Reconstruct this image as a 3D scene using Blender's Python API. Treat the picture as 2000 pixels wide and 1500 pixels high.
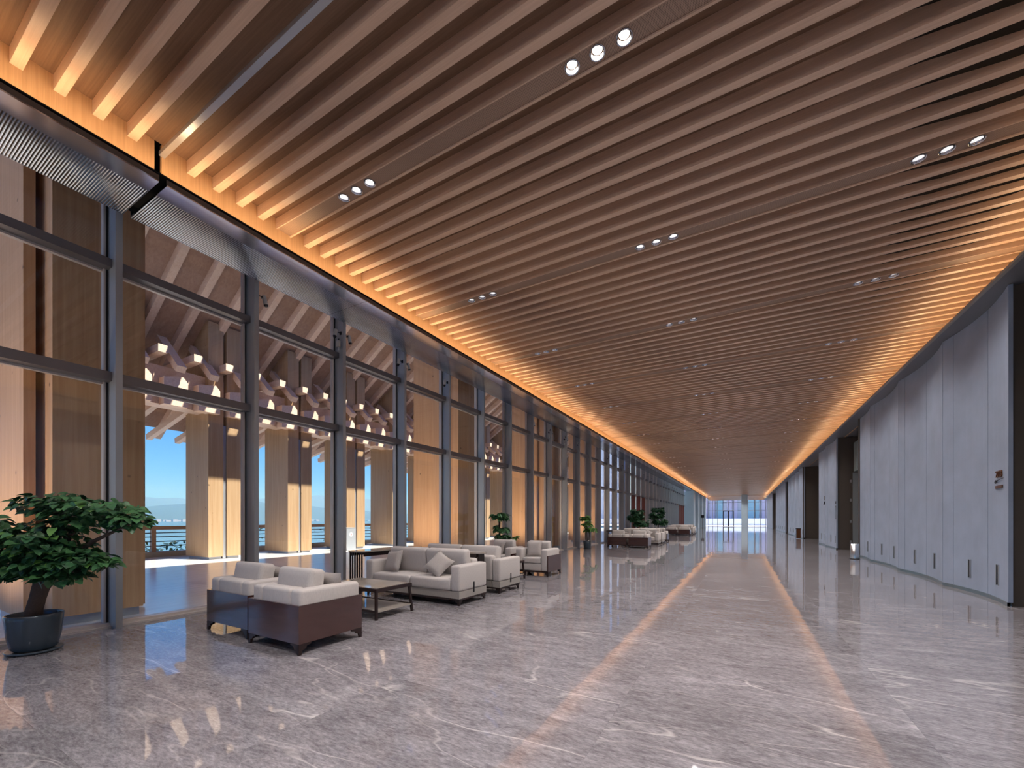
import bpy, bmesh, math, random
from mathutils import Vector, Matrix, Euler
R = math.radians
random.seed(7)
S = bpy.context.scene
C = S.collection
for o in list(bpy.data.objects):
    bpy.data.objects.remove(o)

# ------------------------------------------------------------------ camera
cd = bpy.data.cameras.new('camera')
cd.sensor_width = 36.0
cd.lens = 14.436
cd.shift_y = 0.132
cd.clip_start = 0.05
cd.clip_end = 20000
cam = bpy.data.objects.new('camera', cd)
C.objects.link(cam)
cam.location = (0, 0, 1.3)
cam.rotation_euler = (R(90), 0, R(29.35))
S.camera = cam

# ------------------------------------------------------------------ light
S.view_settings.view_transform = 'Standard'
S.view_settings.look = 'None'
S.view_settings.gamma = 1
S.view_settings.use_curve_mapping = False
S.view_settings.exposure = 0.0
S.cycles.transparent_max_bounces = 24
S.cycles.max_bounces = 9
S.cycles.diffuse_bounces = 5
S.cycles.glossy_bounces = 4
S.cycles.sample_clamp_indirect = 6.0
S.cycles.use_denoising = True

W = bpy.data.worlds.new('sky')
S.world = W
W.use_nodes = True
nt = W.node_tree
nt.nodes.clear()
sky = nt.nodes.new('ShaderNodeTexSky')
sky.sky_type = 'NISHITA'
sky.sun_disc = False
sky.sun_elevation = R(58.7)
sky.sun_rotation = R(72)
sky.air_density = 1.3
sky.dust_density = 0.4
sky.ozone_density = 3.0
SKY_TINT = (0.08, 0.27, 0.72)
SKY_STRENGTH = 0.27
tint = nt.nodes.new('ShaderNodeMix'); tint.data_type = 'RGBA'; tint.blend_type = 'MULTIPLY'
tint.inputs[0].default_value = 1.0
tint.inputs[7].default_value = (*SKY_TINT, 1)
bg = nt.nodes.new('ShaderNodeBackground'); bg.inputs[1].default_value = SKY_STRENGTH
wo = nt.nodes.new('ShaderNodeOutputWorld')
nt.links.new(sky.outputs[0], tint.inputs[6])
nt.links.new(tint.outputs[2], bg.inputs[0])
nt.links.new(bg.outputs[0], wo.inputs[0])

sd = bpy.data.lights.new('sun', 'SUN')
sd.energy = 14.0
sd.angle = R(0.53)
sd.color = (1.0, 0.90, 0.76)
sun = bpy.data.objects.new('sun', sd)
C.objects.link(sun)
sv = Vector((1.0, 0.33, 1.73))
sun.rotation_euler = sv.to_track_quat('Z', 'Y').to_euler()
sun.location = (20, 5, 40)

COVE_W = 16.0        # watts per cove lamp
SPOT_W = 420.0        # watts per downlight cluster
COVE_COL = (1.0, 0.67, 0.37)
SPOT_COL = (1.0, 0.93, 0.90)

# ------------------------------------------------------------------ materials
def _new(name):
    m = bpy.data.materials.new(name)
    m.use_nodes = True
    n = m.node_tree.nodes; l = m.node_tree.links
    b = n['Principled BSDF']
    return m, n, l, b

def plain(name, col, rough=0.5, metal=0.0, bump=0.0, bscale=200.0, var=0.0, spec=0.5, emit=None, estr=0.0):
    m, n, l, b = _new(name)
    b.inputs['Base Color'].default_value = (*col, 1)
    b.inputs['Roughness'].default_value = rough
    b.inputs['Metallic'].default_value = metal
    b.inputs['Specular IOR Level'].default_value = spec
    if emit:
        b.inputs['Emission Color'].default_value = (*emit, 1)
        b.inputs['Emission Strength'].default_value = estr
    if bump or var:
        tc = n.new('ShaderNodeTexCoord'); nz = n.new('ShaderNodeTexNoise')
        nz.inputs['Scale'].default_value = bscale
        nz.inputs['Detail'].default_value = 3
        l.new(tc.outputs['Object'], nz.inputs['Vector'])
        if bump:
            bp = n.new('ShaderNodeBump'); bp.inputs['Strength'].default_value = bump
            bp.inputs['Distance'].default_value = 0.003
            l.new(nz.outputs['Fac'], bp.inputs['Height']); l.new(bp.outputs[0], b.inputs['Normal'])
        if var:
            mr = n.new('ShaderNodeMapRange')
            mr.inputs[3].default_value = 1 - var; mr.inputs[4].default_value = 1 + var
            l.new(nz.outputs['Fac'], mr.inputs[0])
            mx = n.new('ShaderNodeMix'); mx.data_type = 'RGBA'; mx.blend_type = 'MULTIPLY'
            mx.inputs[0].default_value = 1
            mx.inputs[6].default_value = (*col, 1)
            l.new(mr.outputs[0], mx.inputs[7]); l.new(mx.outputs[2], b.inputs['Base Color'])
    return m

def wood(name, c1, c2, scale=(30, 30, 1.2), rough=0.45, knots=False, rand=0.25, spec=0.4):
    """grain runs along the axis with the small scale"""
    m, n, l, b = _new(name)
    tc = n.new('ShaderNodeTexCoord'); oi = n.new('ShaderNodeObjectInfo')
    off = n.new('ShaderNodeVectorMath'); off.operation = 'ADD'
    sc_ = n.new('ShaderNodeVectorMath'); sc_.operation = 'SCALE'
    comb = n.new('ShaderNodeCombineXYZ')
    for i in range(3): l.new(oi.outputs['Random'], comb.inputs[i])
    l.new(comb.outputs[0], sc_.inputs[0]); sc_.inputs['Scale'].default_value = 37.0
    l.new(tc.outputs['Object'], off.inputs[0]); l.new(sc_.outputs[0], off.inputs[1])
    mp = n.new('ShaderNodeMapping'); mp.inputs['Scale'].default_value = scale
    l.new(off.outputs[0], mp.inputs[0])
    nz = n.new('ShaderNodeTexNoise'); nz.inputs['Scale'].default_value = 1.0
    nz.inputs['Detail'].default_value = 5; nz.inputs['Roughness'].default_value = 0.65
    nz.inputs['Distortion'].default_value = 0.4
    l.new(mp.outputs[0], nz.inputs['Vector'])
    cr = n.new('ShaderNodeValToRGB')
    cr.color_ramp.elements[0].position = 0.3; cr.color_ramp.elements[0].color = (*c1, 1)
    cr.color_ramp.elements[1].position = 0.72; cr.color_ramp.elements[1].color = (*c2, 1)
    l.new(nz.outputs['Fac'], cr.inputs[0])
    mr = n.new('ShaderNodeMapRange'); mr.inputs[3].default_value = 1 - rand / 2; mr.inputs[4].default_value = 1 + rand / 2
    l.new(oi.outputs['Random'], mr.inputs[0])
    mx = n.new('ShaderNodeMix'); mx.data_type = 'RGBA'; mx.blend_type = 'MULTIPLY'; mx.inputs[0].default_value = 1
    l.new(cr.outputs[0], mx.inputs[6]); l.new(mr.outputs[0], mx.inputs[7])
    out = mx.outputs[2]
    if knots:
        vo = n.new('ShaderNodeTexVoronoi'); vo.inputs['Scale'].default_value = 2.2
        l.new(off.outputs[0], vo.inputs['Vector'])
        k = n.new('ShaderNodeMapRange'); k.inputs[1].default_value = 0.03; k.inputs[2].default_value = 0.07
        k.inputs[3].default_value = 0.35; k.inputs[4].default_value = 1.0
        l.new(vo.outputs['Distance'], k.inputs[0])
        m2 = n.new('ShaderNodeMix'); m2.data_type = 'RGBA'; m2.blend_type = 'MULTIPLY'; m2.inputs[0].default_value = 1
        l.new(out, m2.inputs[6]); l.new(k.outputs[0], m2.inputs[7]); out = m2.outputs[2]
    l.new(out, b.inputs['Base Color'])
    b.inputs['Roughness'].default_value = rough
    b.inputs['Specular IOR Level'].default_value = spec
    return m

def fabric(name, col, rough=0.9):
    m, n, l, b = _new(name)
    tc = n.new('ShaderNodeTexCoord')
    w1 = n.new('ShaderNodeTexNoise'); w1.inputs['Scale'].default_value = 1
    mp = n.new('ShaderNodeMapping'); mp.inputs['Scale'].default_value = (260, 260, 30)
    l.new(tc.outputs['Object'], mp.inputs[0]); l.new(mp.outputs[0], w1.inputs['Vector'])
    mr = n.new('ShaderNodeMapRange'); mr.inputs[3].default_value = 0.78; mr.inputs[4].default_value = 1.18
    l.new(w1.outputs['Fac'], mr.inputs[0])
    mx = n.new('ShaderNodeMix'); mx.data_type = 'RGBA'; mx.blend_type = 'MULTIPLY'; mx.inputs[0].default_value = 1
    mx.inputs[6].default_value = (*col, 1); l.new(mr.outputs[0], mx.inputs[7])
    l.new(mx.outputs[2], b.inputs['Base Color'])
    bp = n.new('ShaderNodeBump'); bp.inputs['Strength'].default_value = 0.25; bp.inputs['Distance'].default_value = 0.002
    l.new(w1.outputs['Fac'], bp.inputs['Height']); l.new(bp.outputs[0], b.inputs['Normal'])
    b.inputs['Roughness'].default_value = rough
    b.inputs['Specular IOR Level'].default_value = 0.2
    b.inputs['Sheen Weight'].default_value = 0.15
    return m

def glass_mat(name, tintc=(0.93, 0.96, 0.97), ior=1.45):
    m = bpy.data.materials.new(name); m.use_nodes = True
    n = m.node_tree.nodes; l = m.node_tree.links; n.clear()
    t = n.new('ShaderNodeBsdfTransparent'); t.inputs[0].default_value = (*tintc, 1)
    g = n.new('ShaderNodeBsdfGlossy'); g.inputs['Roughness'].default_value = 0.0
    g.inputs[0].default_value = (0.9, 0.94, 1.0, 1)
    f = n.new('ShaderNodeFresnel')
    # the pane's far side is met from inside, so its index is turned round there
    ge = n.new('ShaderNodeNewGeometry'); iv = n.new('ShaderNodeMapRange')
    iv.inputs[3].default_value = ior; iv.inputs[4].default_value = 1.0 / ior
    l.new(ge.outputs['Backfacing'], iv.inputs[0]); l.new(iv.outputs[0], f.inputs[0])
    mx = n.new('ShaderNodeMixShader'); o = n.new('ShaderNodeOutputMaterial')
    l.new(f.outputs[0], mx.inputs[0]); l.new(t.outputs[0], mx.inputs[1]); l.new(g.outputs[0], mx.inputs[2])
    l.new(mx.outputs[0], o.inputs[0])
    return m

def marble(name):
    m, n, l, b = _new(name)
    tc = n.new('ShaderNodeTexCoord'); oi = n.new('ShaderNodeObjectInfo')
    comb = n.new('ShaderNodeCombineXYZ')
    for i in range(2): l.new(oi.outputs['Random'], comb.inputs[i])
    sc_ = n.new('ShaderNodeVectorMath'); sc_.operation = 'SCALE'; sc_.inputs['Scale'].default_value = 91.0
    l.new(comb.outputs[0], sc_.inputs[0])
    off = n.new('ShaderNodeVectorMath'); off.operation = 'ADD'
    l.new(tc.outputs['Object'], off.inputs[0]); l.new(sc_.outputs[0], off.inputs[1])
    mp = n.new('ShaderNodeMapping'); mp.inputs['Rotation'].default_value = (0, 0, R(-25)); mp.inputs['Scale'].default_value = (1.0, 3.0, 1.0)
    l.new(off.outputs[0], mp.inputs[0])
    # fine streaky mottling
    n1 = n.new('ShaderNodeTexNoise'); n1.inputs['Scale'].default_value = 18; n1.inputs['Detail'].default_value = 9; n1.inputs['Roughness'].default_value = 0.78
    l.new(mp.outputs[0], n1.inputs['Vector'])
    n2 = n.new('ShaderNodeTexNoise'); n2.inputs['Scale'].default_value = 1.3; n2.inputs['Detail'].default_value = 4
    l.new(off.outputs[0], n2.inputs['Vector'])
    cr = n.new('ShaderNodeValToRGB')
    e = cr.color_ramp.elements
    e[0].position = 0.36; e[0].color = (0.088, 0.081, 0.091, 1)
    e[1].position = 0.64; e[1].color = (0.36, 0.343, 0.362, 1)
    mid = e.new(0.5); mid.color = (0.21, 0.197, 0.211, 1)
    n3 = n.new('ShaderNodeTexNoise'); n3.inputs['Scale'].default_value = 3.2; n3.inputs['Detail'].default_value = 7; n3.inputs['Roughness'].default_value = 0.7; n3.inputs['Distortion'].default_value = 0.5
    l.new(mp.outputs[0], n3.inputs['Vector'])
    mixf = n.new('ShaderNodeMix'); mixf.inputs[0].default_value = 0.36
    l.new(n1.outputs['Fac'], mixf.inputs[2]); l.new(n3.outputs['Fac'], mixf.inputs[3])
    l.new(mixf.outputs[0], cr.inputs[0])
    cl = n.new('ShaderNodeMapRange'); cl.inputs[1].default_value = 0.3; cl.inputs[2].default_value = 0.7
    cl.inputs[3].default_value = 0.88; cl.inputs[4].default_value = 1.12
    l.new(n2.outputs['Fac'], cl.inputs[0])
    rv = n.new('ShaderNodeMapRange'); rv.inputs[3].default_value = 0.93; rv.inputs[4].default_value = 1.07
    l.new(oi.outputs['Random'], rv.inputs[0])
    mm = n.new('ShaderNodeMath'); mm.operation = 'MULTIPLY'; l.new(cl.outputs[0], mm.inputs[0]); l.new(rv.outputs[0], mm.inputs[1])
    mx = n.new('ShaderNodeMix'); mx.data_type = 'RGBA'; mx.blend_type = 'MULTIPLY'; mx.inputs[0].default_value = 1
    l.new(cr.outputs[0], mx.inputs[6]); l.new(mm.outputs[0], mx.inputs[7])
    # thin white veins: ridges of a warped noise
    out = mx.outputs[2]
    for sc, wd, seed, st, ang in ((1.0, 0.0030, 3.1, 0.7, 38), (1.0, 0.0022, 17.0, 0.5, -20), (2.2, 0.0025, 29.0, 0.25, 60)):
        o2 = n.new('ShaderNodeVectorMath'); o2.operation = 'ADD'; o2.inputs[1].default_value = (seed, seed * 2, 0)
        l.new(off.outputs[0], o2.inputs[0])
        v = n.new('ShaderNodeTexNoise'); v.inputs['Scale'].default_value = sc; v.inputs['Detail'].default_value = 5
        v.inputs['Roughness'].default_value = 0.42; v.inputs['Distortion'].default_value = 0.15
        vm = n.new('ShaderNodeMapping'); vm.inputs['Rotation'].default_value = (0, 0, R(ang)); vm.inputs['Scale'].default_value = (0.16, 0.75, 1)
        l.new(o2.outputs[0], vm.inputs[0]); l.new(vm.outputs[0], v.inputs['Vector'])
        s = n.new('ShaderNodeMath'); s.operation = 'SUBTRACT'; s.inputs[1].default_value = 0.5
        l.new(v.outputs['Fac'], s.inputs[0])
        a = n.new('ShaderNodeMath'); a.operation = 'ABSOLUTE'; l.new(s.outputs[0], a.inputs[0])
        r_ = n.new('ShaderNodeMapRange'); r_.inputs[1].default_value = 0.0; r_.inputs[2].default_value = wd
        r_.inputs[3].default_value = st; r_.inputs[4].default_value = 0.0
        l.new(a.outputs[0], r_.inputs[0])
        pm = n.new('ShaderNodeMath'); pm.operation = 'MULTIPLY'
        pn = n.new('ShaderNodeMapRange'); pn.inputs[1].default_value = 0.42; pn.inputs[2].default_value = 0.56
        l.new(n2.outputs['Fac'], pn.inputs[0])
        l.new(r_.outputs[0], pm.inputs[0]); l.new(pn.outputs[0], pm.inputs[1])
        m2 = n.new('ShaderNodeMix'); m2.data_type = 'RGBA'
        l.new(pm.outputs[0], m2.inputs[0]); l.new(out, m2.inputs[6]); m2.inputs[7].default_value = (0.55, 0.52, 0.5, 1)
        out = m2.outputs[2]
    l.new(out, b.inputs['Base Color'])
    b.inputs['Roughness'].default_value = 0.03
    b.inputs['Specular IOR Level'].default_value = 0.8
    # gentle waviness of the polish (world scale, same on every tile)
    geo = n.new('ShaderNodeNewGeometry')
    nb = n.new('ShaderNodeTexNoise'); nb.inputs['Scale'].default_value = 1.6; nb.inputs['Detail'].default_value = 1.5
    l.new(geo.outputs['Position'], nb.inputs['Vector'])
    bp = n.new('ShaderNodeBump'); bp.inputs['Strength'].default_value = 0.35; bp.inputs['Distance'].default_value = 0.007
    l.new(nb.outputs['Fac'], bp.inputs['Height']); l.new(bp.outputs[0], b.inputs['Normal'])
    return m

def grooved(name, col, period, rough=0.35, metal=0.85):
    """brushed metal with fine ribs running along X"""
    m, n, l, b = _new(name)
    tc = n.new('ShaderNodeTexCoord'); sx = n.new('ShaderNodeSeparateXYZ'); l.new(tc.outputs['Object'], sx.inputs[0])
    mu = n.new('ShaderNodeMath'); mu.operation = 'MULTIPLY'; mu.inputs[1].default_value = 2 * math.pi / period
    l.new(sx.outputs[1], mu.inputs[0])
    si = n.new('ShaderNodeMath'); si.operation = 'SINE'; l.new(mu.outputs[0], si.inputs[0])
    mr = n.new('ShaderNodeMapRange'); mr.inputs[1].default_value = 0.2; mr.inputs[2].default_value = 0.75; mr.inputs[3].default_value = 0.45; mr.inputs[4].default_value = 1.0
    l.new(si.outputs[0], mr.inputs[0])
    mx = n.new('ShaderNodeMix'); mx.data_type = 'RGBA'; mx.blend_type = 'MULTIPLY'; mx.inputs[0].default_value = 1
    mx.inputs[6].default_value = (*col, 1); l.new(mr.outputs[0], mx.inputs[7]); l.new(mx.outputs[2], b.inputs['Base Color'])
    bp = n.new('ShaderNodeBump'); bp.inputs['Strength'].default_value = 0.5; bp.inputs['Distance'].default_value = 0.004
    l.new(si.outputs[0], bp.inputs['Height']); l.new(bp.outputs[0], b.inputs['Normal'])
    b.inputs['Roughness'].default_value = rough; b.inputs['Metallic'].default_value = metal
    return m

def perforated(name, col, c2):
    m, n, l, b = _new(name)
    tc = n.new('ShaderNodeTexCoord'); mp = n.new('ShaderNodeMapping'); mp.inputs['Scale'].default_value = (90, 90, 0)
    l.new(tc.outputs['Object'], mp.inputs[0])
    v = n.new('ShaderNodeTexVoronoi'); v.inputs['Randomness'].default_value = 0.0; v.inputs['Scale'].default_value = 1
    v.voronoi_dimensions = '2D'
    l.new(mp.outputs[0], v.inputs['Vector'])
    cr = n.new('ShaderNodeValToRGB'); cr.color_ramp.elements[0].position = 0.28; cr.color_ramp.elements[0].color = (*c2, 1)
    cr.color_ramp.elements[1].position = 0.36; cr.color_ramp.elements[1].color = (*col, 1)
    l.new(v.outputs['Distance'], cr.inputs[0]); l.new(cr.outputs[0], b.inputs['Base Color'])
    b.inputs['Roughness'].default_value = 0.55
    return m

def leafmat(name, c1, c2):
    m, n, l, b = _new(name)
    tc = n.new('ShaderNodeNewGeometry'); nz = n.new('ShaderNodeTexNoise'); nz.inputs['Scale'].default_value = 9
    l.new(tc.outputs['Position'], nz.inputs['Vector'])
    cr = n.new('ShaderNodeValToRGB'); cr.color_ramp.elements[0].position = 0.3; cr.color_ramp.elements[1].position = 0.7
    cr.color_ramp.elements[0].color = (*c1, 1); cr.color_ramp.elements[1].color = (*c2, 1)
    l.new(nz.outputs['Fac'], cr.inputs[0]); l.new(cr.outputs[0], b.inputs['Base Color'])
    b.inputs['Roughness'].default_value = 0.42
    return m

M = {}
M['marble'] = marble('marble')
M['slat'] = wood('ceiling_oak', (0.54, 0.36, 0.25), (0.66, 0.455, 0.325), (1.2, 60, 60), 0.33, rand=0.08, spec=0.5)
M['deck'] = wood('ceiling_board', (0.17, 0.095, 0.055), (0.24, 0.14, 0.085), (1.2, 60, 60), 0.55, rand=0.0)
M['fascia'] = wood('fascia_oak', (0.42, 0.25, 0.13), (0.55, 0.34, 0.19), (60, 60, 1.2), 0.5, rand=0.0)
M['strip'] = perforated('perforated_strip', (0.36, 0.235, 0.165), (0.12, 0.075, 0.05))
M['void'] = plain('plenum_black', (0.012, 0.010, 0.009), 0.9)
M['chrome'] = plain('chrome', (0.85, 0.86, 0.9), 0.12, 1.0)
M['lens'] = plain('lamp_lens', (0.9, 0.9, 0.9), 0.4, emit=(1.0, 0.93, 0.86), estr=14.0)
M['lens_dim'] = plain('lamp_lens_dim', (0.9, 0.9, 0.9), 0.4, emit=(1.0, 0.93, 0.86), estr=1.3)
M['steel'] = plain('mullion_steel', (0.345, 0.36, 0.375), 0.34, 0.4, var=0.05, bscale=3)
M['steel_dark'] = plain('transom_steel', (0.16, 0.155, 0.165), 0.35, 0.6)
M['gasket'] = plain('black_gasket', (0.01, 0.01, 0.012), 0.6)
M['frame'] = plain('light_frame', (0.55, 0.5, 0.47), 0.4, 0.4)
M['soffit'] = plain('soffit_metal', (0.93, 0.95, 0.99), 0.16, 1.0, var=0.03, bscale=2)
M['soffit_ribbed'] = grooved('soffit_ribbed', (0.82, 0.86, 0.92), 0.022, 0.2, 1.0)
M['lip'] = plain('lip_dark', (0.10, 0.085, 0.075), 0.5, 0.2)
M['soffit_r'] = plain('soffit_grey', (0.16, 0.165, 0.185), 0.45, 0.2)
M['glass'] = glass_mat('glass')
M['panel'] = plain('plaster_panel', (0.305, 0.365, 0.475), 0.5, 0.0, var=0.20, bscale=2.2)
M['panel_back'] = plain('panel_core_dark', (0.05, 0.05, 0.055), 0.8)  # dark core behind the joints of the wall panels
M['brown'] = plain('brown_lining', (0.085, 0.068, 0.056), 0.5, var=0.05, bscale=4)
M['base'] = plain('blue_grey_skirting', (0.20, 0.27, 0.31), 0.3, 0.6)
M['walnut'] = wood('walnut', (0.038, 0.014, 0.012), (0.075, 0.028, 0.022), (1.5, 1.5, 60), 0.2, rand=0.1, spec=1.0)
_wb = M['walnut'].node_tree.nodes['Principled BSDF']; _wb.inputs['Coat Weight'].default_value = 0.6; _wb.inputs['Coat Roughness'].default_value = 0.08
M['darkwood'] = plain('dark_wood', (0.022, 0.011, 0.010), 0.3)
M['linen'] = fabric('linen', (0.50, 0.465, 0.44))
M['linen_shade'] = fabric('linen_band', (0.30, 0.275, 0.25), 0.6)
M['pillow'] = fabric('pillow_cloth', (0.40, 0.365, 0.34), 0.55)
M['stone'] = plain('table_stone', (0.34, 0.30, 0.26), 0.06, var=0.15, bscale=5)
M['timber'] = wood('larch_timber', (0.37, 0.225, 0.115), (0.50, 0.345, 0.205), (16, 16, 0.5), 0.55, knots=True, rand=0.12)
M['plank'] = wood('larch_plank', (0.56, 0.31, 0.15), (0.72, 0.44, 0.24), (16, 16, 0.5), 0.5, knots=True, rand=0.12)
M['rafter'] = wood('rafter_timber', (0.68, 0.47, 0.34), (0.82, 0.63, 0.49), (1.0, 22, 22), 0.6, rand=0.2)
M['roofboard'] = wood('roof_board', (0.33, 0.20, 0.14), (0.44, 0.29, 0.21), (1.0, 14, 14), 0.7, rand=0.1)
M['terrace'] = wood('terrace_boards', (0.58, 0.575, 0.58), (0.74, 0.725, 0.72), (14, 0.5, 1), 0.2, rand=0.0, spec=0.7)
M['shoe'] = plain('column_shoe_steel', (0.42, 0.45, 0.50), 0.4, 0.5)
M['rail'] = wood('rail_timber', (0.30, 0.16, 0.10), (0.42, 0.25, 0.16), (20, 0.6, 20), 0.5, rand=0.1)
M['bar'] = plain('rail_bar', (0.07, 0.085, 0.10), 0.4, 0.5)
M['kerb'] = plain('kerb_stone', (0.40, 0.37, 0.34), 0.7, var=0.1, bscale=6)
M['bin_white'] = plain('bin_white', (0.36, 0.385, 0.42), 0.4)
M['bin_side'] = plain('bin_side', (0.24, 0.20, 0.18), 0.5)
M['red'] = plain('sign_red', (0.55, 0.03, 0.03), 0.5)
M['white'] = plain('sign_white', (0.85, 0.85, 0.85), 0.5)
M['pot'] = plain('pot_glaze', (0.045, 0.065, 0.085), 0.18, 0.0, var=0.06, bscale=8)
M['soil'] = plain('soil', (0.05, 0.035, 0.025), 0.95, bump=0.8, bscale=60)
M['bark'] = plain('bark', (0.085, 0.058, 0.045), 0.85, bump=1.0, bscale=70, var=0.3)
M['leaf'] = leafmat('leaf_dark', (0.02, 0.075, 0.032), (0.075, 0.21, 0.07))
M['leaf_light'] = leafmat('leaf_bright', (0.06, 0.17, 0.03), (0.15, 0.33, 0.07))
M['leaf_deep'] = leafmat('leaf_deep', (0.014, 0.06, 0.03), (0.05, 0.16, 0.06))
M['shrub'] = leafmat('shrub_leaf', (0.10, 0.22, 0.05), (0.28, 0.42, 0.14))
M['stainless'] = plain('stainless', (0.62, 0.65, 0.68), 0.25, 0.95)
M['bronze'] = plain('bronze', (0.16, 0.06, 0.025), 0.35, 0.6)
M['black'] = plain('black_metal', (0.015, 0.015, 0.018), 0.4, 0.3)
M['grey'] = plain('grey_casing', (0.40, 0.39, 0.38), 0.45)
M['door'] = plain('door_grey', (0.24, 0.26, 0.27), 0.35, 0.2)
M['frosted'] = plain('frosted_panel', (0.30, 0.36, 0.37), 0.2)
M['redwood'] = wood('red_lacquer_wood', (0.17, 0.055, 0.045), (0.25, 0.085, 0.07), (20, 20, 1), 0.4, rand=0.1)
M['pier'] = plain('pale_stone', (0.42, 0.54, 0.62), 0.45, var=0.08, bscale=2)
M['lake'] = plain('lake_water', (0.02, 0.07, 0.11), 0.12, bump=0.15, bscale=0.4)
M['hill'] = plain('wooded_hill', (0.035, 0.065, 0.04), 0.9, var=0.35, bscale=0.01)
M['town'] = plain('town_white', (0.3, 0.31, 0.32), 0.7)
M['facade'] = plain('facade_violet', (0.46, 0.43, 0.55), 0.6)
M['facade_teal'] = plain('facade_teal', (0.25, 0.45, 0.52), 0.5)
M['facade_light'] = plain('facade_light', (0.90, 0.92, 0.94), 0.6)
M['paving'] = plain('pale_paving', (0.68, 0.68, 0.68), 0.7, var=0.06, bscale=1)

# ------------------------------------------------------------------ helpers
class MB:
    def __init__(self):
        self.v = []; self.f = []
    def add(self, vs, fs):
        n = len(self.v); self.v += [tuple(p) for p in vs]; self.f += [tuple(i + n for i in q) for q in fs]; return self
    def box(self, x0, x1, y0, y1, z0, z1):
        return self.add([(x0, y0, z0), (x1, y0, z0), (x1, y1, z0), (x0, y1, z0), (x0, y0, z1), (x1, y0, z1), (x1, y1, z1), (x0, y1, z1)],
                        [(0, 3, 2, 1), (4, 5, 6, 7), (0, 1, 5, 4), (1, 2, 6, 5), (2, 3, 7, 6), (3, 0, 4, 7)])
    def bar(self, a, b, w, h, up=(0, 0, 1)):
        a = Vector(a); b = Vector(b); d = (b - a).normalized(); s = d.cross(Vector(up)).normalized(); u = s.cross(d)
        vs = []
        for p in (a, b):
            for i, j in ((-1, -1), (1, -1), (1, 1), (-1, 1)):
                vs.append(p + s * (w / 2 * i) + u * (h / 2 * j))
        return self.add(vs, [(0, 1, 2, 3), (7, 6, 5, 4), (0, 4, 5, 1), (1, 5, 6, 2), (2, 6, 7, 3), (3, 7, 4, 0)])
    def tube(self, pts, rad, n=10, caps=True):
        pts = [Vector(p) for p in pts]
        if not isinstance(rad, (list, tuple)): rad = [rad] * len(pts)
        base = len(self.v); up = Vector((0.3, 0.9, 0.2)).normalized()
        for i, p in enumerate(pts):
            d = (pts[min(i + 1, len(pts) - 1)] - pts[max(i - 1, 0)]).normalized()
            s = d.cross(up)
            if s.length < 1e-3: s = d.cross(Vector((1, 0, 0)))
            s.normalize(); u = s.cross(d)
            for k in range(n):
                a = 2 * math.pi * k / n
                self.v.append(tuple(p + (s * math.cos(a) + u * math.sin(a)) * rad[i]))
        for i in range(len(pts) - 1):
            for k in range(n):
                self.f.append((base + i * n + k, base + i * n + (k + 1) % n, base + (i + 1) * n + (k + 1) % n, base + (i + 1) * n + k))
        if caps:
            self.f.append(tuple(base + k for k in reversed(range(n))))
            e = base + (len(pts) - 1) * n
            self.f.append(tuple(e + k for k in range(n)))
        return self
    def lathe(self, prof, n=24, c=(0, 0), sx=1, sy=1, cap=True):
        base = len(self.v)
        for r, z in prof:
            for k in range(n):
                a = 2 * math.pi * k / n
                self.v.append((c[0] + r * math.cos(a) * sx, c[1] + r * math.sin(a) * sy, z))
        for i in range(len(prof) - 1):
            for k in range(n):
                self.f.append((base + i * n + k, base + i * n + (k + 1) % n, base + (i + 1) * n + (k + 1) % n, base + (i + 1) * n + k))
        if cap:
            self.f.append(tuple(base + k for k in reversed(range(n))))
            e = base + (len(prof) - 1) * n
            self.f.append(tuple(e + k for k in range(n)))
        return self
    def prism(self, outline, axis, a, b):
        """outline of (u,v); axis 'x': u=y,v=z ; 'y': u=x,v=z ; 'z': u=x,v=y"""
        def P(u, v, t): return {'x': (t, u, v), 'y': (u, t, v), 'z': (u, v, t)}[axis]
        n = len(outline)
        vs = [P(u, v, a) for u, v in outline] + [P(u, v, b) for u, v in outline]
        fs = [tuple(range(n)), tuple(reversed(range(n, 2 * n)))] + [(i, n + i, n + (i + 1) % n, (i + 1) % n) for i in range(n)]
        return self.add(vs, fs)
    def mesh(self, name, mat, smooth=False):
        me = bpy.data.meshes.new(name)
        me.from_pydata(self.v, [], self.f)
        bm = bmesh.new(); bm.from_mesh(me); bmesh.ops.recalc_face_normals(bm, faces=bm.faces); bm.to_mesh(me); bm.free()
        if smooth: me.polygons.foreach_set('use_smooth', [True] * len(me.polygons))
        me.materials.append(mat)
        return me
    def build(self, name, mat, parent=None, smooth=False, loc=(0, 0, 0), rot=(0, 0, 0)):
        return link(name, self.mesh(name, mat, smooth), parent, loc, rot)

def link(name, me, parent=None, loc=(0, 0, 0), rot=(0, 0, 0)):
    o = bpy.data.objects.new(name, me); C.objects.link(o)
    o.parent = parent; o.location = loc; o.rotation_euler = rot
    return o

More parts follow.
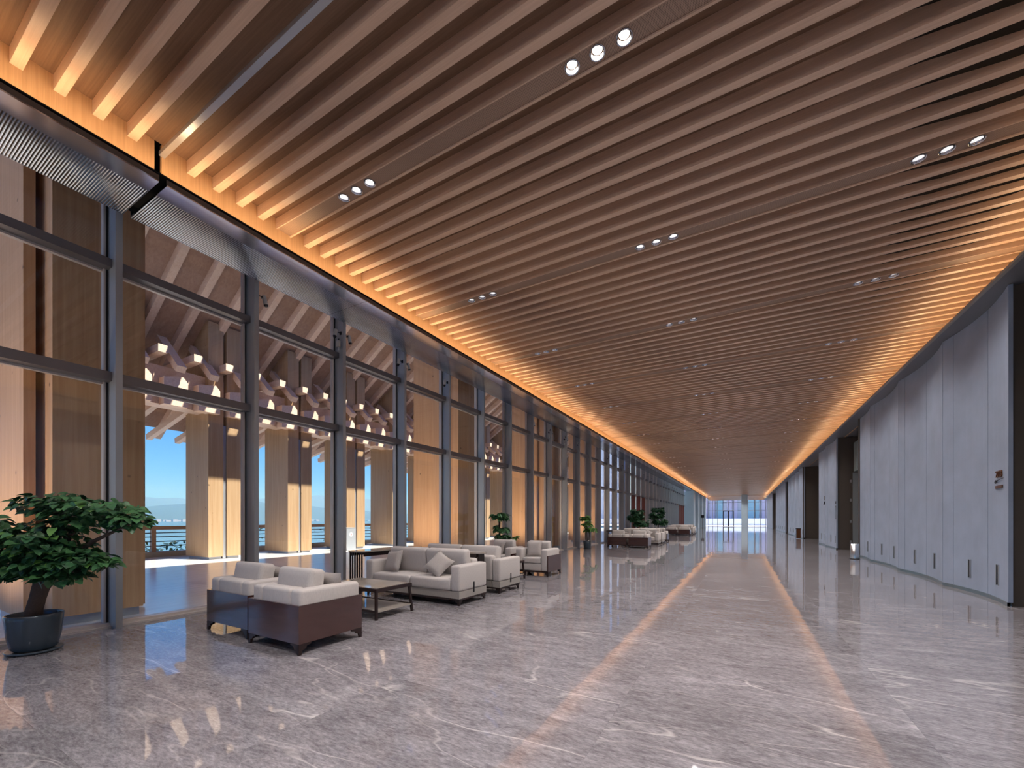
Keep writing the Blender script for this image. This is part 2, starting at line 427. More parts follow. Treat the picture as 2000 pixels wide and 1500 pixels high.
def rbox_mesh(name, x0, x1, y0, y1, z0, z1, r, mat, puff=0.0, seg=3):
    bm = bmesh.new()
    bmesh.ops.create_cube(bm, size=1)
    for v in bm.verts:
        v.co = Vector((x0 + (v.co.x + .5) * (x1 - x0), y0 + (v.co.y + .5) * (y1 - y0), z0 + (v.co.z + .5) * (z1 - z0)))
    bmesh.ops.bevel(bm, geom=bm.edges[:], offset=r, segments=seg, profile=0.5, affect='EDGES')
    if puff:
        big = [f for f in bm.faces if f.calc_area() > 0.02]
        bmesh.ops.subdivide_edges(bm, edges=list({e for f in big for e in f.edges}), cuts=4, use_grid_fill=True)
        c = Vector(((x0 + x1) / 2, (y0 + y1) / 2, (z0 + z1) / 2)); h = Vector(((x1 - x0) / 2, (y1 - y0) / 2, (z1 - z0) / 2))
        ax = min(range(3), key=lambda i: h[i])
        for v in bm.verts:
            q = [(v.co[i] - c[i]) / h[i] for i in range(3)]
            k = 1
            for i in range(3):
                if i != ax: k *= max(0, 1 - q[i] ** 2)
            v.co[ax] += puff * q[ax] * k
    me = bpy.data.meshes.new(name); bm.to_mesh(me); bm.free()
    me.polygons.foreach_set('use_smooth', [True] * len(me.polygons))
    me.materials.append(mat)
    return me

def rbox(name, x0, x1, y0, y1, z0, z1, r, mat, parent=None, puff=0.0, loc=(0, 0, 0), rot=(0, 0, 0), seg=3):
    return link(name, rbox_mesh(name, x0, x1, y0, y1, z0, z1, r, mat, puff, seg), parent, loc, rot)

def empty(name, loc=(0, 0, 0), rz=0.0):
    o = bpy.data.objects.new(name, None); C.objects.link(o)
    o.empty_display_size = 0.1
    o.location = loc; o.rotation_euler = (0, 0, rz)
    return o

def tag(o, label=None, cat=None, group=None, kind=None):
    if label: o['label'] = label
    if cat: o['category'] = cat
    if group: o['group'] = group
    if kind: o['kind'] = kind
    return o

KIDS = {}
def kids(o):
    return [c for c in C.objects if c.parent == o]

def dup(root, loc, rz=None, label=None, group=None, cache={}):
    if root.name not in cache:
        ch = kids(root); cache[root.name] = [(c, kids(c)) for c in ch]
    r = root.copy(); C.objects.link(r); r.location = loc
    if rz is not None: r.rotation_euler = (0, 0, rz)
    if label: r['label'] = label
    if group: r['group'] = group
    for c, gs in cache[root.name]:
        q = c.copy(); C.objects.link(q); q.parent = r
        for g in gs:
            d = g.copy(); C.objects.link(d); d.parent = q
    return r

def structure(name, label=None):
    o = empty(name); o['kind'] = 'structure'
    if label: o['label'] = label
    return o

# ================================================================== FLOOR
XL, XR = -6.60, 3.44
fl = MB().box(-6.62, 6.2, -14, 82.4, -0.25, -0.002).build('floor', plain('joint_grout', (0.19, 0.175, 0.18), 0.3))
tag(fl, kind='structure', label='polished grey brown marble floor of the long hall')
TX, TY = 1.70, 0.85
def tile_mesh(w, d):
    return MB().box(0, w - 0.001, 0, d - 0.001, -0.0015, 0.0).mesh('tile', M['marble'])
tm = tile_mesh(TX, TY)
x_edges = [-6.60, -5.85, -4.15, -2.45, -0.75, 0.95, 2.65, 4.35, 6.1]
tcache = {}
rest = MB(); ntile = 0
for j in range(-17, 96):
    y = 4.17 + TY * j
    for i in range(len(x_edges) - 1):
        x0, x1 = x_edges[i], x_edges[i + 1]
        if y < -2.5 or y > 29.5 or ntile >= 300 or (i >= 6 and y > 12):
            if y + TY < 82.5: rest.box(x0, x1 - 0.001, y, y + TY - 0.001, -0.0015, 0)
            continue
        w = round(x1 - x0, 3)
        if w not in tcache: tcache[w] = tile_mesh(w, TY)
        link('tile', tcache[w], fl, (x0, y, 0)); ntile += 1
r_ = rest.build('tile_field', M['marble'], fl); r_['kind'] = 'stuff'

# ================================================================== CEILING
ZS, ZD = 5.40, 5.545
XCL, XCR, XJ = -5.742, 3.766, 0.834
MOD = 2.835; Y0 = 3.42
ce = MB().box(-6.62, 8.0, -14, 82.6, 6.35, 6.6).build('ceiling', M['void'])
tag(ce, kind='structure', label='slatted oak ceiling over the whole hall')
MB().box(XCL, XJ, -2.3, 82.3, ZD, ZD + 0.03).build('ceiling_board', M['deck'], ce)
MB().box(XCL, 8.0, -14, -2.3, ZS, ZD + 0.03).build('ceiling_board', M['deck'], ce)
slat = MB().box(XCL, XJ, 0, 0.08, ZS, ZD)
# past the last ceiling board the battens hang free; their upper edge dips and rises again towards the wall
top_ = [(XJ, 0.25), (1.35, 0.15), (2.1, 0.07), (3.0, 0.075), (3.5, 0.14), (XCR, 0.22)]
slat.prism([(XJ, ZS), (XCR, ZS)] + [(u, ZS + v) for u, v in reversed(top_)], 'y', 0, 0.08)
slat_me = slat.mesh('slat', M['slat'])
LX = [-4.445, -4.21, -3.975, -1.354, -1.118, -0.882, 1.747, 1.981, 2.215]
RL = 0.062
st = MB()
SW = 0.216
def hole_patch(mb, cx, x0, x1, y0, y1, z, r, n=24):
    cy = (y0 + y1) / 2; b = len(mb.v); vs = []
    for k in range(n):
        a = 2 * math.pi * k / n
        c, s = math.cos(a), math.sin(a)
        vs.append((cx + r * c, cy + r * s, z))
    for k in range(n):
        a = 2 * math.pi * k / n
        c, s = math.cos(a), math.sin(a)
        hx = (x1 - cx) if c > 0 else (cx - x0); hy = (y1 - cy)
        t = min(hx / abs(c) if abs(c) > 1e-6 else 1e9, hy / abs(s) if abs(s) > 1e-6 else 1e9)
        vs.append((cx + c * t, cy + s * t, z))
    fs = [(k, (k + 1) % n, n + (k + 1) % n, n + k) for k in range(n)]
    # corner fills
    mb.add(vs, fs)
    for k in range(n):
        a0 = 2 * math.pi * k / n; a1 = 2 * math.pi * (k + 1) / n
        p = vs[n + k]; q = vs[n + (k + 1) % n]
        if abs(p[0] - q[0]) > 1e-6 and abs(p[1] - q[1]) > 1e-6:
            cxn = x1 if math.cos((a0 + a1) / 2) > 0 else x0
            cyn = y1 if math.sin((a0 + a1) / 2) > 0 else y0
            mb.add([p, q, (cxn, cyn, z)], [(0, 1, 2)])
def quad(mb, x0, x1, y0, y1, z):
    mb.add([(x0, y0, z), (x1, y0, z), (x1, y1, z), (x0, y1, z)], [(0, 1, 2, 3)])
zp = ZS + 0.012
xs = XCL
for x in LX:
    quad(st, xs, x - 0.09, 0.012, SW - 0.022, zp)
    hole_patch(st, x, x - 0.09, x + 0.09, 0.012, SW - 0.022, zp, RL)
    xs = x + 0.09
quad(st, xs, XCR, 0.012, SW - 0.022, zp)
strip_me = st.mesh('light_strip', M['strip'])
fm = MB().box(XCL, XCR, 0, 0.012, ZS, 5.60).box(XCL, XCR, SW - 0.022, SW, ZS - 0.004, 5.60)
flange_me = fm.mesh('strip_flange', M['slat'])
# downlights
def downlight_meshes():
    ring = MB().lathe([(RL + 0.008, -0.004), (RL + 0.008, 0.0), (RL, 0.0), (RL - 0.006, 0.012), (0.045, 0.06), (0.045, 0.055), (RL - 0.004, -0.004)], 24, cap=False)
    rm = ring.mesh('trim_ring', M['chrome'], True)
    ln = MB().lathe([(0.044, 0.03), (0.038, 0.022), (0.02, 0.018)], 20).mesh('lens', M['lens'], True)
    ln2 = MB().lathe([(0.044, 0.05), (0.038, 0.047), (0.02, 0.045)], 20).mesh('lens', M['lens_dim'], True)
    small = MB().lathe([(RL + 0.006, -0.004), (RL, 0.0), (0.04, 0.05), (0.0, 0.05)], 12, cap=False).mesh('recessed_downlight', M['chrome'], True)
    return rm, ln, ln2, small
rm, ln, ln2, small_dl = downlight_meshes()
def nth_word(k):
    w = ['first', 'second', 'third', 'fourth', 'fifth', 'sixth', 'seventh', 'eighth', 'ninth', 'tenth', 'eleventh', 'twelfth', 'thirteenth', 'fourteenth', 'fifteenth',
         'sixteenth', 'seventeenth', 'eighteenth', 'nineteenth', 'twentieth']
    return w[k] if k < 20 else ('thirtieth' if k == 29 else 'twenty-' + w[k - 20] if k < 29 else 'thirty-' + w[k - 30])
ordn = ['first', 'second', 'third', 'fourth', 'fifth', 'sixth', 'seventh']
pos3 = ['left', 'middle', 'right']
clu = ['glazed side', 'middle of the ceiling', 'panelled wall side']
spot_data = bpy.data.lights.new('downlight_lamp', 'SPOT')
spot_data.energy = SPOT_W; spot_data.color = SPOT_COL; spot_data.spot_size = R(125); spot_data.spot_blend = 0.9
spot_data.shadow_soft_size = 0.09
spot_data.energy = SPOT_W * 1.35
spot_left = spot_data.copy(); spot_left.energy = SPOT_W * 0.4
spot_right = spot_data.copy(); spot_right.energy = SPOT_W * 0.8
for k in range(-2, 28):
    y = Y0 + MOD * k
    if k >= -2:
        link('light_strip', strip_me, ce, (0, y, 0)); link('strip_flange', flange_me, ce, (0, y, 0))
    for i in range(9):
        ys = y + 0.416 + 0.27 * i
        if abs(ys - 2.081) < 0.02:
            continue
        link('slat', slat_me, ce, (0, ys, 0))
    for i, x in enumerate(LX):
        loc = (x, y + 0.012 + (SW - 0.034) / 2, ZS + 0.010)
        c_, p_ = i // 3, i % 3
        if k >= 0 and k < 7:
            o = empty('recessed_downlight', loc)
            tag(o, f'round chrome downlight, {pos3[p_]} of three at the {clu[c_]}, {ordn[k]} light strip', 'downlight', 'ceiling downlights')
            link('trim_ring', rm, o); link('lens', ln if (k == 0 and c_ == 1) else ln2, o)
        else:
            o = link('recessed_downlight', small_dl, None, loc)
            tag(o, f'tiny chrome downlight, {pos3[p_]} of three, {clu[c_]}, {nth_word(k)} light strip' if k > 0 else f'chrome downlight above the photographer, {pos3[p_]} of three, {clu[c_]}, {["first", "second"][-k - 1]} strip back', 'downlight', 'ceiling downlights')
    for x, sdt in ((LX[1], spot_left), (LX[4], spot_data), (LX[7], spot_right)):
        q = bpy.data.objects.new('downlight_lamp', sdt); C.objects.link(q); q.location = (x, y + 0.1, ZS - 0.01)
# expansion joint strip
MB().box(XCL, XCR, 2.083, 2.138, ZS + 0.004, ZS + 0.05).build('joint_strip', plain('brushed_alu', (0.62, 0.64, 0.66), 0.3, 0.8), ce)

# cove fascias, soffits
fa = MB().box(XCL - 0.04, XCL, -14, 2.045, 5.031, ZD).box(XCL - 0.04, XCL, 2.11, 82.3, 5.031, ZD).build('trim_1', M['fascia'])
tag(fa, kind='structure', label='lit oak fascia along the left edge of the ceiling')
fa2 = MB().box(XCR, XCR + 0.04, -14, 82.3, 4.79, 5.67).build('trim_2', M['fascia'])
tag(fa2, kind='structure', label='lit oak fascia along the right edge of the ceiling')
so = structure('trim_3', 'grey metal soffit running along the top of the glazing')
yb = [-13.8 + 2.71 * i for i in range(5)]
seg_edges = []
y = 2.052 - 2.71 * 5
while y < 57: seg_edges.append(y); y += 2.71
rib = {}
def soffit_piece(y0, y1):
    d = y1 - y0
    a = link('soffit_panel', sp_me, so, (0, y0, 0)); 
    link('ribbed_panel', rp_me, so, (0, y0, 0))
    link('soffit_lip', lp_me, so, (0, y0, 0))
D_ = 2.71 - 0.006
sp_me = MB().box(-5.72, -5.46, 0, D_, 4.92, 4.935).mesh('soffit_panel', M['soffit'])
rp_me = MB().box(-6.40, -5.72, 0, D_, 4.92, 4.94).box(-6.41, -6.40, 0, D_, 4.918, 5.0).mesh('ribbed_panel', M['soffit_ribbed'])
lp_me = MB().box(-5.472, -5.458, 0, D_, 4.935, 4.99).mesh('soffit_lip', M['lip'])
for i, y in enumerate(seg_edges):
    if i == 4:   # the piece before the joint stops short of it
        continue
    soffit_piece(y, y + D_)
y = 2.052 - 2.71
MB().box(-5.72, -5.46, y, 1.985, 4.92, 4.935).build('soffit_panel', M['soffit'], so)
MB().box(-6.40, -5.72, y, 1.985, 4.92, 4.94).box(-6.41, -6.40, y, 1.985, 4.918, 5.0).build('ribbed_panel', M['soffit_ribbed'], so)
MB().box(-5.472, -5.458, y, 1.985, 4.935, 4.99).build('soffit_lip', M['lip'], so)
MB().box(-6.45, -5.47, -14, 82.3, 5.02, 5.03).build('soffit_backing', M['void'], so)
MB().box(-6.45, -5.782, -14, 82.3, 5.035, 5.06).box(-6.62, -6.41, -14, 82.3, 5.5, 6.35).build('soffit_upstand', M['void'], so)
# lead panel past the glazing
MB().box(-6.4, -5.46, 59.0, 82.3, 4.92, 4.94).build('soffit_panel', M['soffit'], so)

sr = structure('trim_4', 'dark grey soffit strip along the top of the right wall')
MB().box(3.21, 3.26, -14, 82.3, 4.79, 4.83).build('soffit_lip', plain('pale_edge', (0.30, 0.28, 0.25), 0.5), sr)
MB().box(3.26, 5.2, -14, 82.3, 4.795, 4.82).build('soffit_panel', M['soffit_r'], sr)
# cove lamps
def cove(y, x, z, rot):
    q = bpy.data.objects.new('cove_lamp', cove_data); C.objects.link(q)
    q.location = (x, y, z); q.rotation_euler = rot
cove_data = bpy.data.lights.new('cove_lamp', 'AREA'); cove_data.shape = 'RECTANGLE'
cove_data.size = 0.03; cove_data.size_y = 2.8; cove_data.energy = COVE_W; cove_data.color = COVE_COL
for k in range(-4, 28):
    y = Y0 + MOD * k + 1.4
    cove(y, -5.52, 5.045, (0, R(180 - 12), 0))
    cove(y, 3.40, 4.87, (0, R(180 + 12), 0))

# ================================================================== LEFT GLAZING
XM = -6.47; XG = -6.74; SP = 1.585; YM = 1.968
mull_me = MB().box(XG + 0.015, XM, -0.0325, 0.0325, 0.0, 6.3).mesh('mullion', M['steel'])
gask_me = MB().box(XG - 0.03, XG + 0.045, -0.055, -0.0326, 0.03, 6.3).box(XG - 0.03, XG + 0.045, 0.0326, 0.055, 0.03, 6.3).mesh('gasket', M['gasket'])
fr_me = MB().box(XG - 0.03, XG + 0.05, -0.075, -0.0551, 0.03, 6.3).box(XG - 0.03, XG + 0.05, 0.0551, 0.07, 0.03, 6.3).mesh('frame', M['frame'])
def transom_me(z0, z1):
    return MB().box(XG + 0.02, -6.575, 0.0330, SP - 0.0330, z0, z1).mesh('transom', M['steel_dark'])
def rail_me(z0, z1):
    return MB().box(XG - 0.03, XG + 0.02, 0.071, SP - 0.076, z0 - 0.025, z0).box(XG - 0.03, XG + 0.02, 0.071, SP - 0.076, z1, z1 + 0.02).mesh('glazing_bead', M['frame'])
t1, t2 = transom_me(2.95, 3.06), transom_me(4.31, 4.41)
b1, b2 = rail_me(2.95, 3.06), rail_me(4.31, 4.41)
sill_me = MB().box(XG - 0.06, XG + 0.10, 0.033, SP - 0.033, 0.0, 0.05).box(XG + 0.1, XG + 0.16, 0.033, SP - 0.033, 0, 0.02).mesh('window_sill', M['frame'])
def pane_me(z0, z1):
    return MB().box(XG - 0.012, XG + 0.008, 0.071, SP - 0.076, z0, z1).mesh('pane', M['glass'])
p1, p2, p3 = pane_me(0.05, 2.925), pane_me(3.08, 4.285), pane_me(4.43, 6.3)
nb = 1
for k in range(-8, 35):
    y = YM + SP * k
    w = structure(f'window_{nb}'); w.location = (0, y, 0); nb += 1
    for nm, me in (('mullion', mull_me), ('gasket', gask_me), ('frame', fr_me), ('transom', t1), ('transom', t2), ('glazing_bead', b1), ('glazing_bead', b2), ('window_sill', sill_me), ('pane', p1), ('pane', p2), ('pane', p3)):
        link(nm, me, w)
YEND = YM + SP * 35   # 57.44

# piers past the glazing
wl = structure('wall_left', 'pale stone piers beyond the end of the glazing')
for i, (y0, x1) in enumerate(((57.5, -5.53), (63.3, -5.5), (69.5, -5.5), (75.5, -5.5))):
    MB().box(-6.9, x1, y0, y0 + 2.2, 0, 4.92).build('pier', M['pier'], wl)
MB().box(-7.1, -6.9, 57.5, 82.4, 0, 5.0).build('stone_lining', M['pier'], wl)

# ================================================================== RIGHT WALL
wr = structure('wall_right', 'right wall of pale scalloped plaster panels with dark recesses')
CUS = [8.56 + 2.65 * i for i in range(40)]
def wx(y):
    t = (y - 8.9) / 2.31 if 8.9 <= y < 11.21 else ((y - 8.56) / 2.65) % 1.0
    return 3.43 + 0.13 * math.sin(math.pi * t) ** 0.85
def panel_piece(y0, y1, z0=0.06, z1=4.79):
    n = max(2, int((y1 - y0) / 0.16)); mb = MB()
    g = 0.006
    ys = [y0 + g + (y1 - y0 - 2 * g) * i / n for i in range(n + 1)]
    vs = []
    for y in ys:
        x = wx(y if abs(y - y1) > 0.01 else y - 0.002)
        vs += [(x, y, z0), (x, y, z1), (x + 0.05, y, z0), (x + 0.05, y, z1)]
    fs = []
    for i in range(n):
        a = 4 * i; b = a + 4
        fs += [(a, b, b + 1, a + 1), (a + 2, a + 3, b + 3, b + 2), (a, a + 2, b + 2, b), (a + 1, b + 1, b + 3, a + 3)]
    fs += [(0, 1, 3, 2), (4 * n, 4 * n + 2, 4 * n + 3, 4 * n + 1)]
    mb.add(vs, fs)
    return mb.build('wall_panel', M['panel'], wr, smooth=False)
slot_frame = MB()
SEGS = [(-6.0, 5.3), (8.94, 18.45), (22.15, 26.8), (33.45, 44.3), (46.3, 58.8), (66.0, 82.3)]
for a, b in SEGS:
    cuts = [a]
    for c in CUS + [8.56 - 2.65 * i for i in range(1, 7)]:
        for q in (c, c + 1.28, c + 2.36):
            if a + 0.3 < q < b - 0.12: cuts.append(q)
    cuts = sorted(cuts) + [b]
    for i in range(len(cuts) - 1):
        p = panel_piece(cuts[i], cuts[i + 1])
        if i % 1 == 0 and cuts[i + 1] - cuts[i] > 0.8:
            ym = cuts[i] + (cuts[i + 1] - cuts[i]) * 0.55
            x = wx(ym)
            MB().box(x - 0.012, x + 0.02, ym - 0.028, ym + 0.028, 0.265, 0.57).build('slot_vent', M['black'], p, loc=(0, 0, 0))
            MB().box(x - 0.016, x + 0.02, ym + 0.028, ym + 0.040, 0.255, 0.58).box(x - 0.016, x + 0.02, ym - 0.04, ym - 0.028, 0.255, 0.58).build('vent_frame', M['steel'], p)
    # skirting follows the wave
    n = int((b - a) / 0.16); vs = []; fs = []
    for i in range(n + 1):
        y = a + (b - a) * i / n; x = wx(y) - 0.012
        vs += [(x, y, 0), (x, y, 0.06), (x + 0.06, y, 0), (x + 0.06, y, 0.06)]
    for i in range(n):
        q = 4 * i; r = q + 4
        fs += [(q, r, r + 1, q + 1), (q + 1, r + 1, r + 3, q + 3)]
    sk = MB().add(vs, fs).build(f'baseboard_right', M['base']); tag(sk, kind='structure')
    MB().box(3.615, 4.4, a + 0.13, b - 0.13, 0, 4.79).build('wall_core', M['panel_back'], wr)
    # dark lined end faces
    MB().box(3.50, 5.2, a + 0.07, a + 0.12, 0, 4.79).build('wall_lining', M['brown'], wr)
    MB().box(3.50, 5.2, b - 0.12, b - 0.07, 0, 4.79).build('wall_lining', M['brown'], wr)
# recess backs
for a, b, xb in ((5.3, 8.94, 5.2), (18.45, 22.15, 4.5), (26.8, 33.45, 5.2), (44.3, 46.3, 4.5), (58.8, 66.0, 5.2)):
    MB().box(xb, xb + 0.1, a - 0.2, b + 0.2, 0, 4.79).build('recess_back', M['brown'], wr)
MB().box(5.3, 5.4, -14, 82.3, 0, 6.35).build('outer_wall', M['brown'], wr)
# entrance in the second recess
dr = structure('door_1', 'grey leaf and frosted panel of the recessed doorway')
MB().box(4.40, 4.47, 19.2, 22.05, 0, 3.25).build('door_leaf', M['door'], dr)
MB().box(4.02, 4.46, 22.0, 22.06, 0, 3.25).build('door_frame', M['door'], dr)
MB().box(4.05, 4.40, 21.4, 22.05, 3.30, 4.5).build('frosted_panel', M['frosted'], dr)
MB().tube([(4.33, 21.0, 0.5), (4.33, 21.0, 2.1)], 0.02, 8).build('door_handle', M['chrome'], dr)
MB().tube([(4.33, 20.7, 0.5), (4.33, 20.7, 2.1)], 0.02, 8).build('door_handle', M['chrome'], dr)
for z in (0.35, 1.2, 2.1, 2.9):
    MB().box(3.92, 3.98, 22.02, 22.1, z - 0.06, z + 0.06).build('hinge', M['chrome'], dr)

# ================================================================== FAR END
fe = structure('window_60', 'glazed end wall of the hall with a double door')
YE = 82.35
MB().box(-5.6, 3.6, YE - 0.15, YE + 0.1, 4.62, 5.6).build('header', M['soffit'], fe)
for x in (-5.5, -4.75, -3.95, -3.1, -2.25, -1.4, -0.2, 0.75, 1.7, 2.65, 3.4):
    MB().box(x - 0.04, x + 0.04, YE - 0.08, YE + 0.05, 0, 4.62).build('mullion', M['steel'], fe)
for z in (0.03, 2.80, 4.2):
    MB().box(-5.5, 3.4, YE - 0.06, YE + 0.05, z, z + 0.07).build('transom', M['steel'], fe)
MB().box(-5.5, 3.4, YE - 0.012, YE + 0.008, 0.1, 4.6).build('pane', M['glass'], fe)
d2 = structure('door_2', 'framed double glass door in the far end wall')
for x0, x1 in ((-3.1, -2.27), (-2.23, -1.4)):
    MB().box(x0, x0 + 0.1, YE - 0.14, YE - 0.09, 0.03, 2.78).box(x1 - 0.1, x1, YE - 0.14, YE - 0.09, 0.03, 2.78).box(x0, x1, YE - 0.14, YE - 0.09, 2.68, 2.78).box(x0, x1, YE - 0.14, YE - 0.09, 0.03, 0.16).build('door_leaf', M['black'], d2)
cl = MB().box(-0.22, 0.69, 79.0, 79.9, 0, 5.41).build('pillar', M['pier'])
tag(cl, kind='structure', label='square grey pillar standing before the far end glazing')
# outside the far end
MB().box(-60, 60, 82.5, 240, -0.3, -0.02).build('ground', M['paving'])['kind'] = 'structure'
pw = MB().box(-40, 40, 104, 104.5, -0.02, 1.45).build('trim_5', M['facade_light']); tag(pw, kind='structure', label='low white wall outside the far end')
bl = empty('facade_building', (0, 128, 0)); tag(bl, 'violet and white finned building seen through the far end glazing', 'building')
MB().box(-40, 40, 1.2, 9, 0, 26).build('building_wall', M['facade_light'], bl)
random.seed(11)
x = -26.0; i = 0
while x < 16:
    w_ = random.uniform(0.6, 1.5)
    mt_ = M['facade'] if random.random() < 0.75 else M['facade_teal']
    MB().box(x, x + w_, 0, 1.15, 0, 25).build('facade_fin', mt_, bl)
    x += w_ + random.uniform(0.3, 1.1)
pz = MB().box(-19, 60, -80, -14, -0.3, -0.02).build('bounce_ground', M['paving']); tag(pz, kind='structure', label='unseen pale ground added behind the photographer to bounce sunlight')  # out-of-view ground, added to throw sunlight back at the plank faces and rafters
# back of the hall, behind the camera: a glazed end like the far one
be = structure('window_61', 'glazed end wall behind the photographer')
for x in (-6.5, -4.5, -2.5, -0.5, 1.5, 3.4):
    MB().box(x - 0.04, x + 0.04, -14.05, -13.95, 0, 4.9).build('mullion', M['steel'], be)
MB().box(-6.5, 3.4, -14.03, -13.97, 2.9, 3.0).build('transom', M['steel'], be)
MB().box(-6.5, 3.4, -14.01, -13.99, 0.05, 4.9).build('pane', M['glass'], be)

# ================================================================== TERRACE, CANOPY
MB().box(-18.6, -6.62, -14, 60, -0.3, -0.01).build('terrace', M['terrace'])['kind'] = 'structure'
pr_ = MB().box(-60, -20.6, -14, 70, -3.4, -3.0).build('bounce_slab', M['paving']); tag(pr_, kind='structure', label='unseen pale slab added below the terrace to bounce sunlight')  # hidden reflector, added so sunlight bounces up under the canopy
tl = bpy.data.objects['terrace']; tl['label'] = 'shaded boarded terrace outside the glazing'
def zroof(x): return 7.8 + 0.65 * (x + 15)
cr = structure('canopy_roof', 'timber canopy roof over the terrace')
mb = MB()
def slab(mb, x0, x1, y0, y1, t=0.12, dz=0.0):
    z0, z1 = zroof(x0) + dz, zroof(x1) + dz
    mb.add([(x0, y0, z0), (x1, y0, z1), (x1, y1, z1), (x0, y1, z0), (x0, y0, z0 + t), (x1, y0, z1 + t), (x1, y1, z1 + t), (x0, y1, z0 + t)],
           [(0, 3, 2, 1), (4, 5, 6, 7), (0, 1, 5, 4), (1, 2, 6, 5), (2, 3, 7, 6), (3, 0, 4, 7)])
slab(mb, -19.6, -13.3, -3.5, 40)
slab(mb, -11.5, -10.2, -3.5, 40)
mb.build('roof_board', M['roofboard'], cr)
bt_me = MB(); slab(bt_me, -13.3, -11.5, -0.29, 0.29, 0.1); bt_me = bt_me.mesh('shading_batten', M['roofboard'])  # unseen boards added across the roof gap to break sunlight into patches
MB().box(-5.85, 8.5, -14, 40, 13.7, 13.9).build('upper_roof', M['roofboard'], cr)
RS = 0.8833
ra = MB()
x0, x1 = -19.75, -13.0
for s in (-0.09, 0.09):
    pass
z0, z1 = zroof(x0), zroof(x1)
ra.add([(x0, -0.09, z0 - 0.30), (x1, -0.09, z1 - 0.30), (x1, 0.09, z1 - 0.30), (x0, 0.09, z0 - 0.30), (x0, -0.09, z0), (x1, -0.09, z1), (x1, 0.09, z1), (x0, 0.09, z0)],
       [(0, 3, 2, 1), (4, 5, 6, 7), (0, 1, 5, 4), (1, 2, 6, 5), (2, 3, 7, 6), (3, 0, 4, 7)])
ra_me = ra.mesh('rafter', M['rafter'])
# eave brackets: a level arm, a slanting strut and a block per rafter
arm_me = MB().bar((-17.2, 0, 6.22), (-14.55, 0, 6.22), 0.22, 0.22).mesh('bracket_arm', M['rafter'])
st_me = MB().bar((-15.9, 0, 6.95), (-14.55, 0, 5.75), 0.2, 0.24, up=(0, 1, 0)).mesh('bracket_strut', M['rafter'])
bk_me = MB().prism([(-0.3, 4.7), (0.3, 4.7), (0.3, 5.45), (0.18, 5.6), (-0.3, 5.5)], 'x', -15.15, -14.8).mesh('bracket_block', M['rafter'])
low_me = MB().bar((-19.3, 0, 4.35), (-15.0, 0, 5.25), 0.16, 0.2).mesh('eave_strut', M['rafter'])
for k in range(-10, 39):
    y = 6.26 + RS * k
    link('rafter', ra_me, cr, (0, y, 0)); link('shading_batten', bt_me, cr, (0, y + 0.1, 0))
    if y < 40:
        link('bracket_arm', arm_me, cr, (0, y + 0.0, 0))
        link('bracket_strut', st_me, cr, (0, y + RS / 2, 0))
        link('bracket_block', bk_me, cr, (0, y + 0.42, 0))
        link('eave_strut', low_me, cr, (0, y + 0.44, 0))
MB().box(-15.75, -15.2, -3.5, 40, 4.75, 5.9).build('eave_beam', M['rafter'], cr)
MB().box(-17.6, -17.4, -3.5, 40, 5.35, 5.6).build('eave_beam', M['rafter'], cr)

# twin timber columns along the terrace edge
tc = empty('timber_column', (-15.0, 6.73, 0))
hcol = 7.7
def plank(y0, y1): return MB().box(-1.5, 0, y0, y1, 0.07, hcol)
plank(0, 0.44).build('plank', M['timber'], tc); plank(0.545, 0.98).build('plank', M['timber'], tc)
MB().box(-1.2, -0.05, 0.4405, 0.5445, 0.0, 4.4).build('steel_fin', M['shoe'], tc)
MB().box(-1.4, -0.06, 0.05, 0.40, -0.01, 0.07).build('column_shoe', M['shoe'], tc)
MB().box(-1.4, -0.06, 0.59, 0.94, -0.01, 0.07).build('column_shoe', M['shoe'], tc)
names = {0: 'sunlit twin timber column seen in the second full glazing bay', 1: 'sunlit twin timber column left of the white waste box',
         2: 'twin timber column right of the white waste box', 3: 'grey fronted twin timber column just left of the tall orange plank',
         4: 'twin timber column half hidden behind the tall orange plank'}
tag(tc, names[0], 'column', 'twin timber columns on the terrace')
for k in range(-3, 14):
    if k == 0: continue
    dup(tc, (-15.0, 6.73 + 2.65 * k, 0), 0, names.get(k, f'twin timber column, {nth_word(k)} along the terrace from the first sunlit one' if k > 0 else f'twin timber column on the terrace, {nth_word(-k - 1)} back from the first sunlit one'))

# tall plank columns close to the glass
nc = empty('plank_column', (-7.58, 1.43, 0))
tag(nc, 'tall plank column outside the glass behind the big potted tree', 'column', 'plank columns close to the glass')
MB().box(-1.25, 0, 0, 0.10, 0.09, 8).build('plank', M['plank'], nc)
MB().box(-1.2, 0.32, 0.17, 1.03, 0.10, 8).build('plank', M['plank'], nc)
MB().box(-1.25, -0.32, 1.12, 1.27, 0.02, 8).build('plank', M['plank'], nc)
MB().box(-1.1, 0.28, 0.2, 1.0, -0.01, 0.10).build('column_shoe', M['shoe'], nc)
MB().box(-1.1, -0.06, 0.01, 0.09, -0.01, 0.09).build('column_shoe', M['shoe'], nc)
for j, y in enumerate((9.53, 15.6, 17.0, 22.4)):
    dup(nc, (-7.58, y, 0), 0, ['tall orange plank column outside the glass behind the loveseats', 'orange plank column outside the glass behind the facing armchairs',
                               'narrow orange plank column just before the slim potted plant', 'pale plank column outside the glass beyond the slim potted plant'][j])

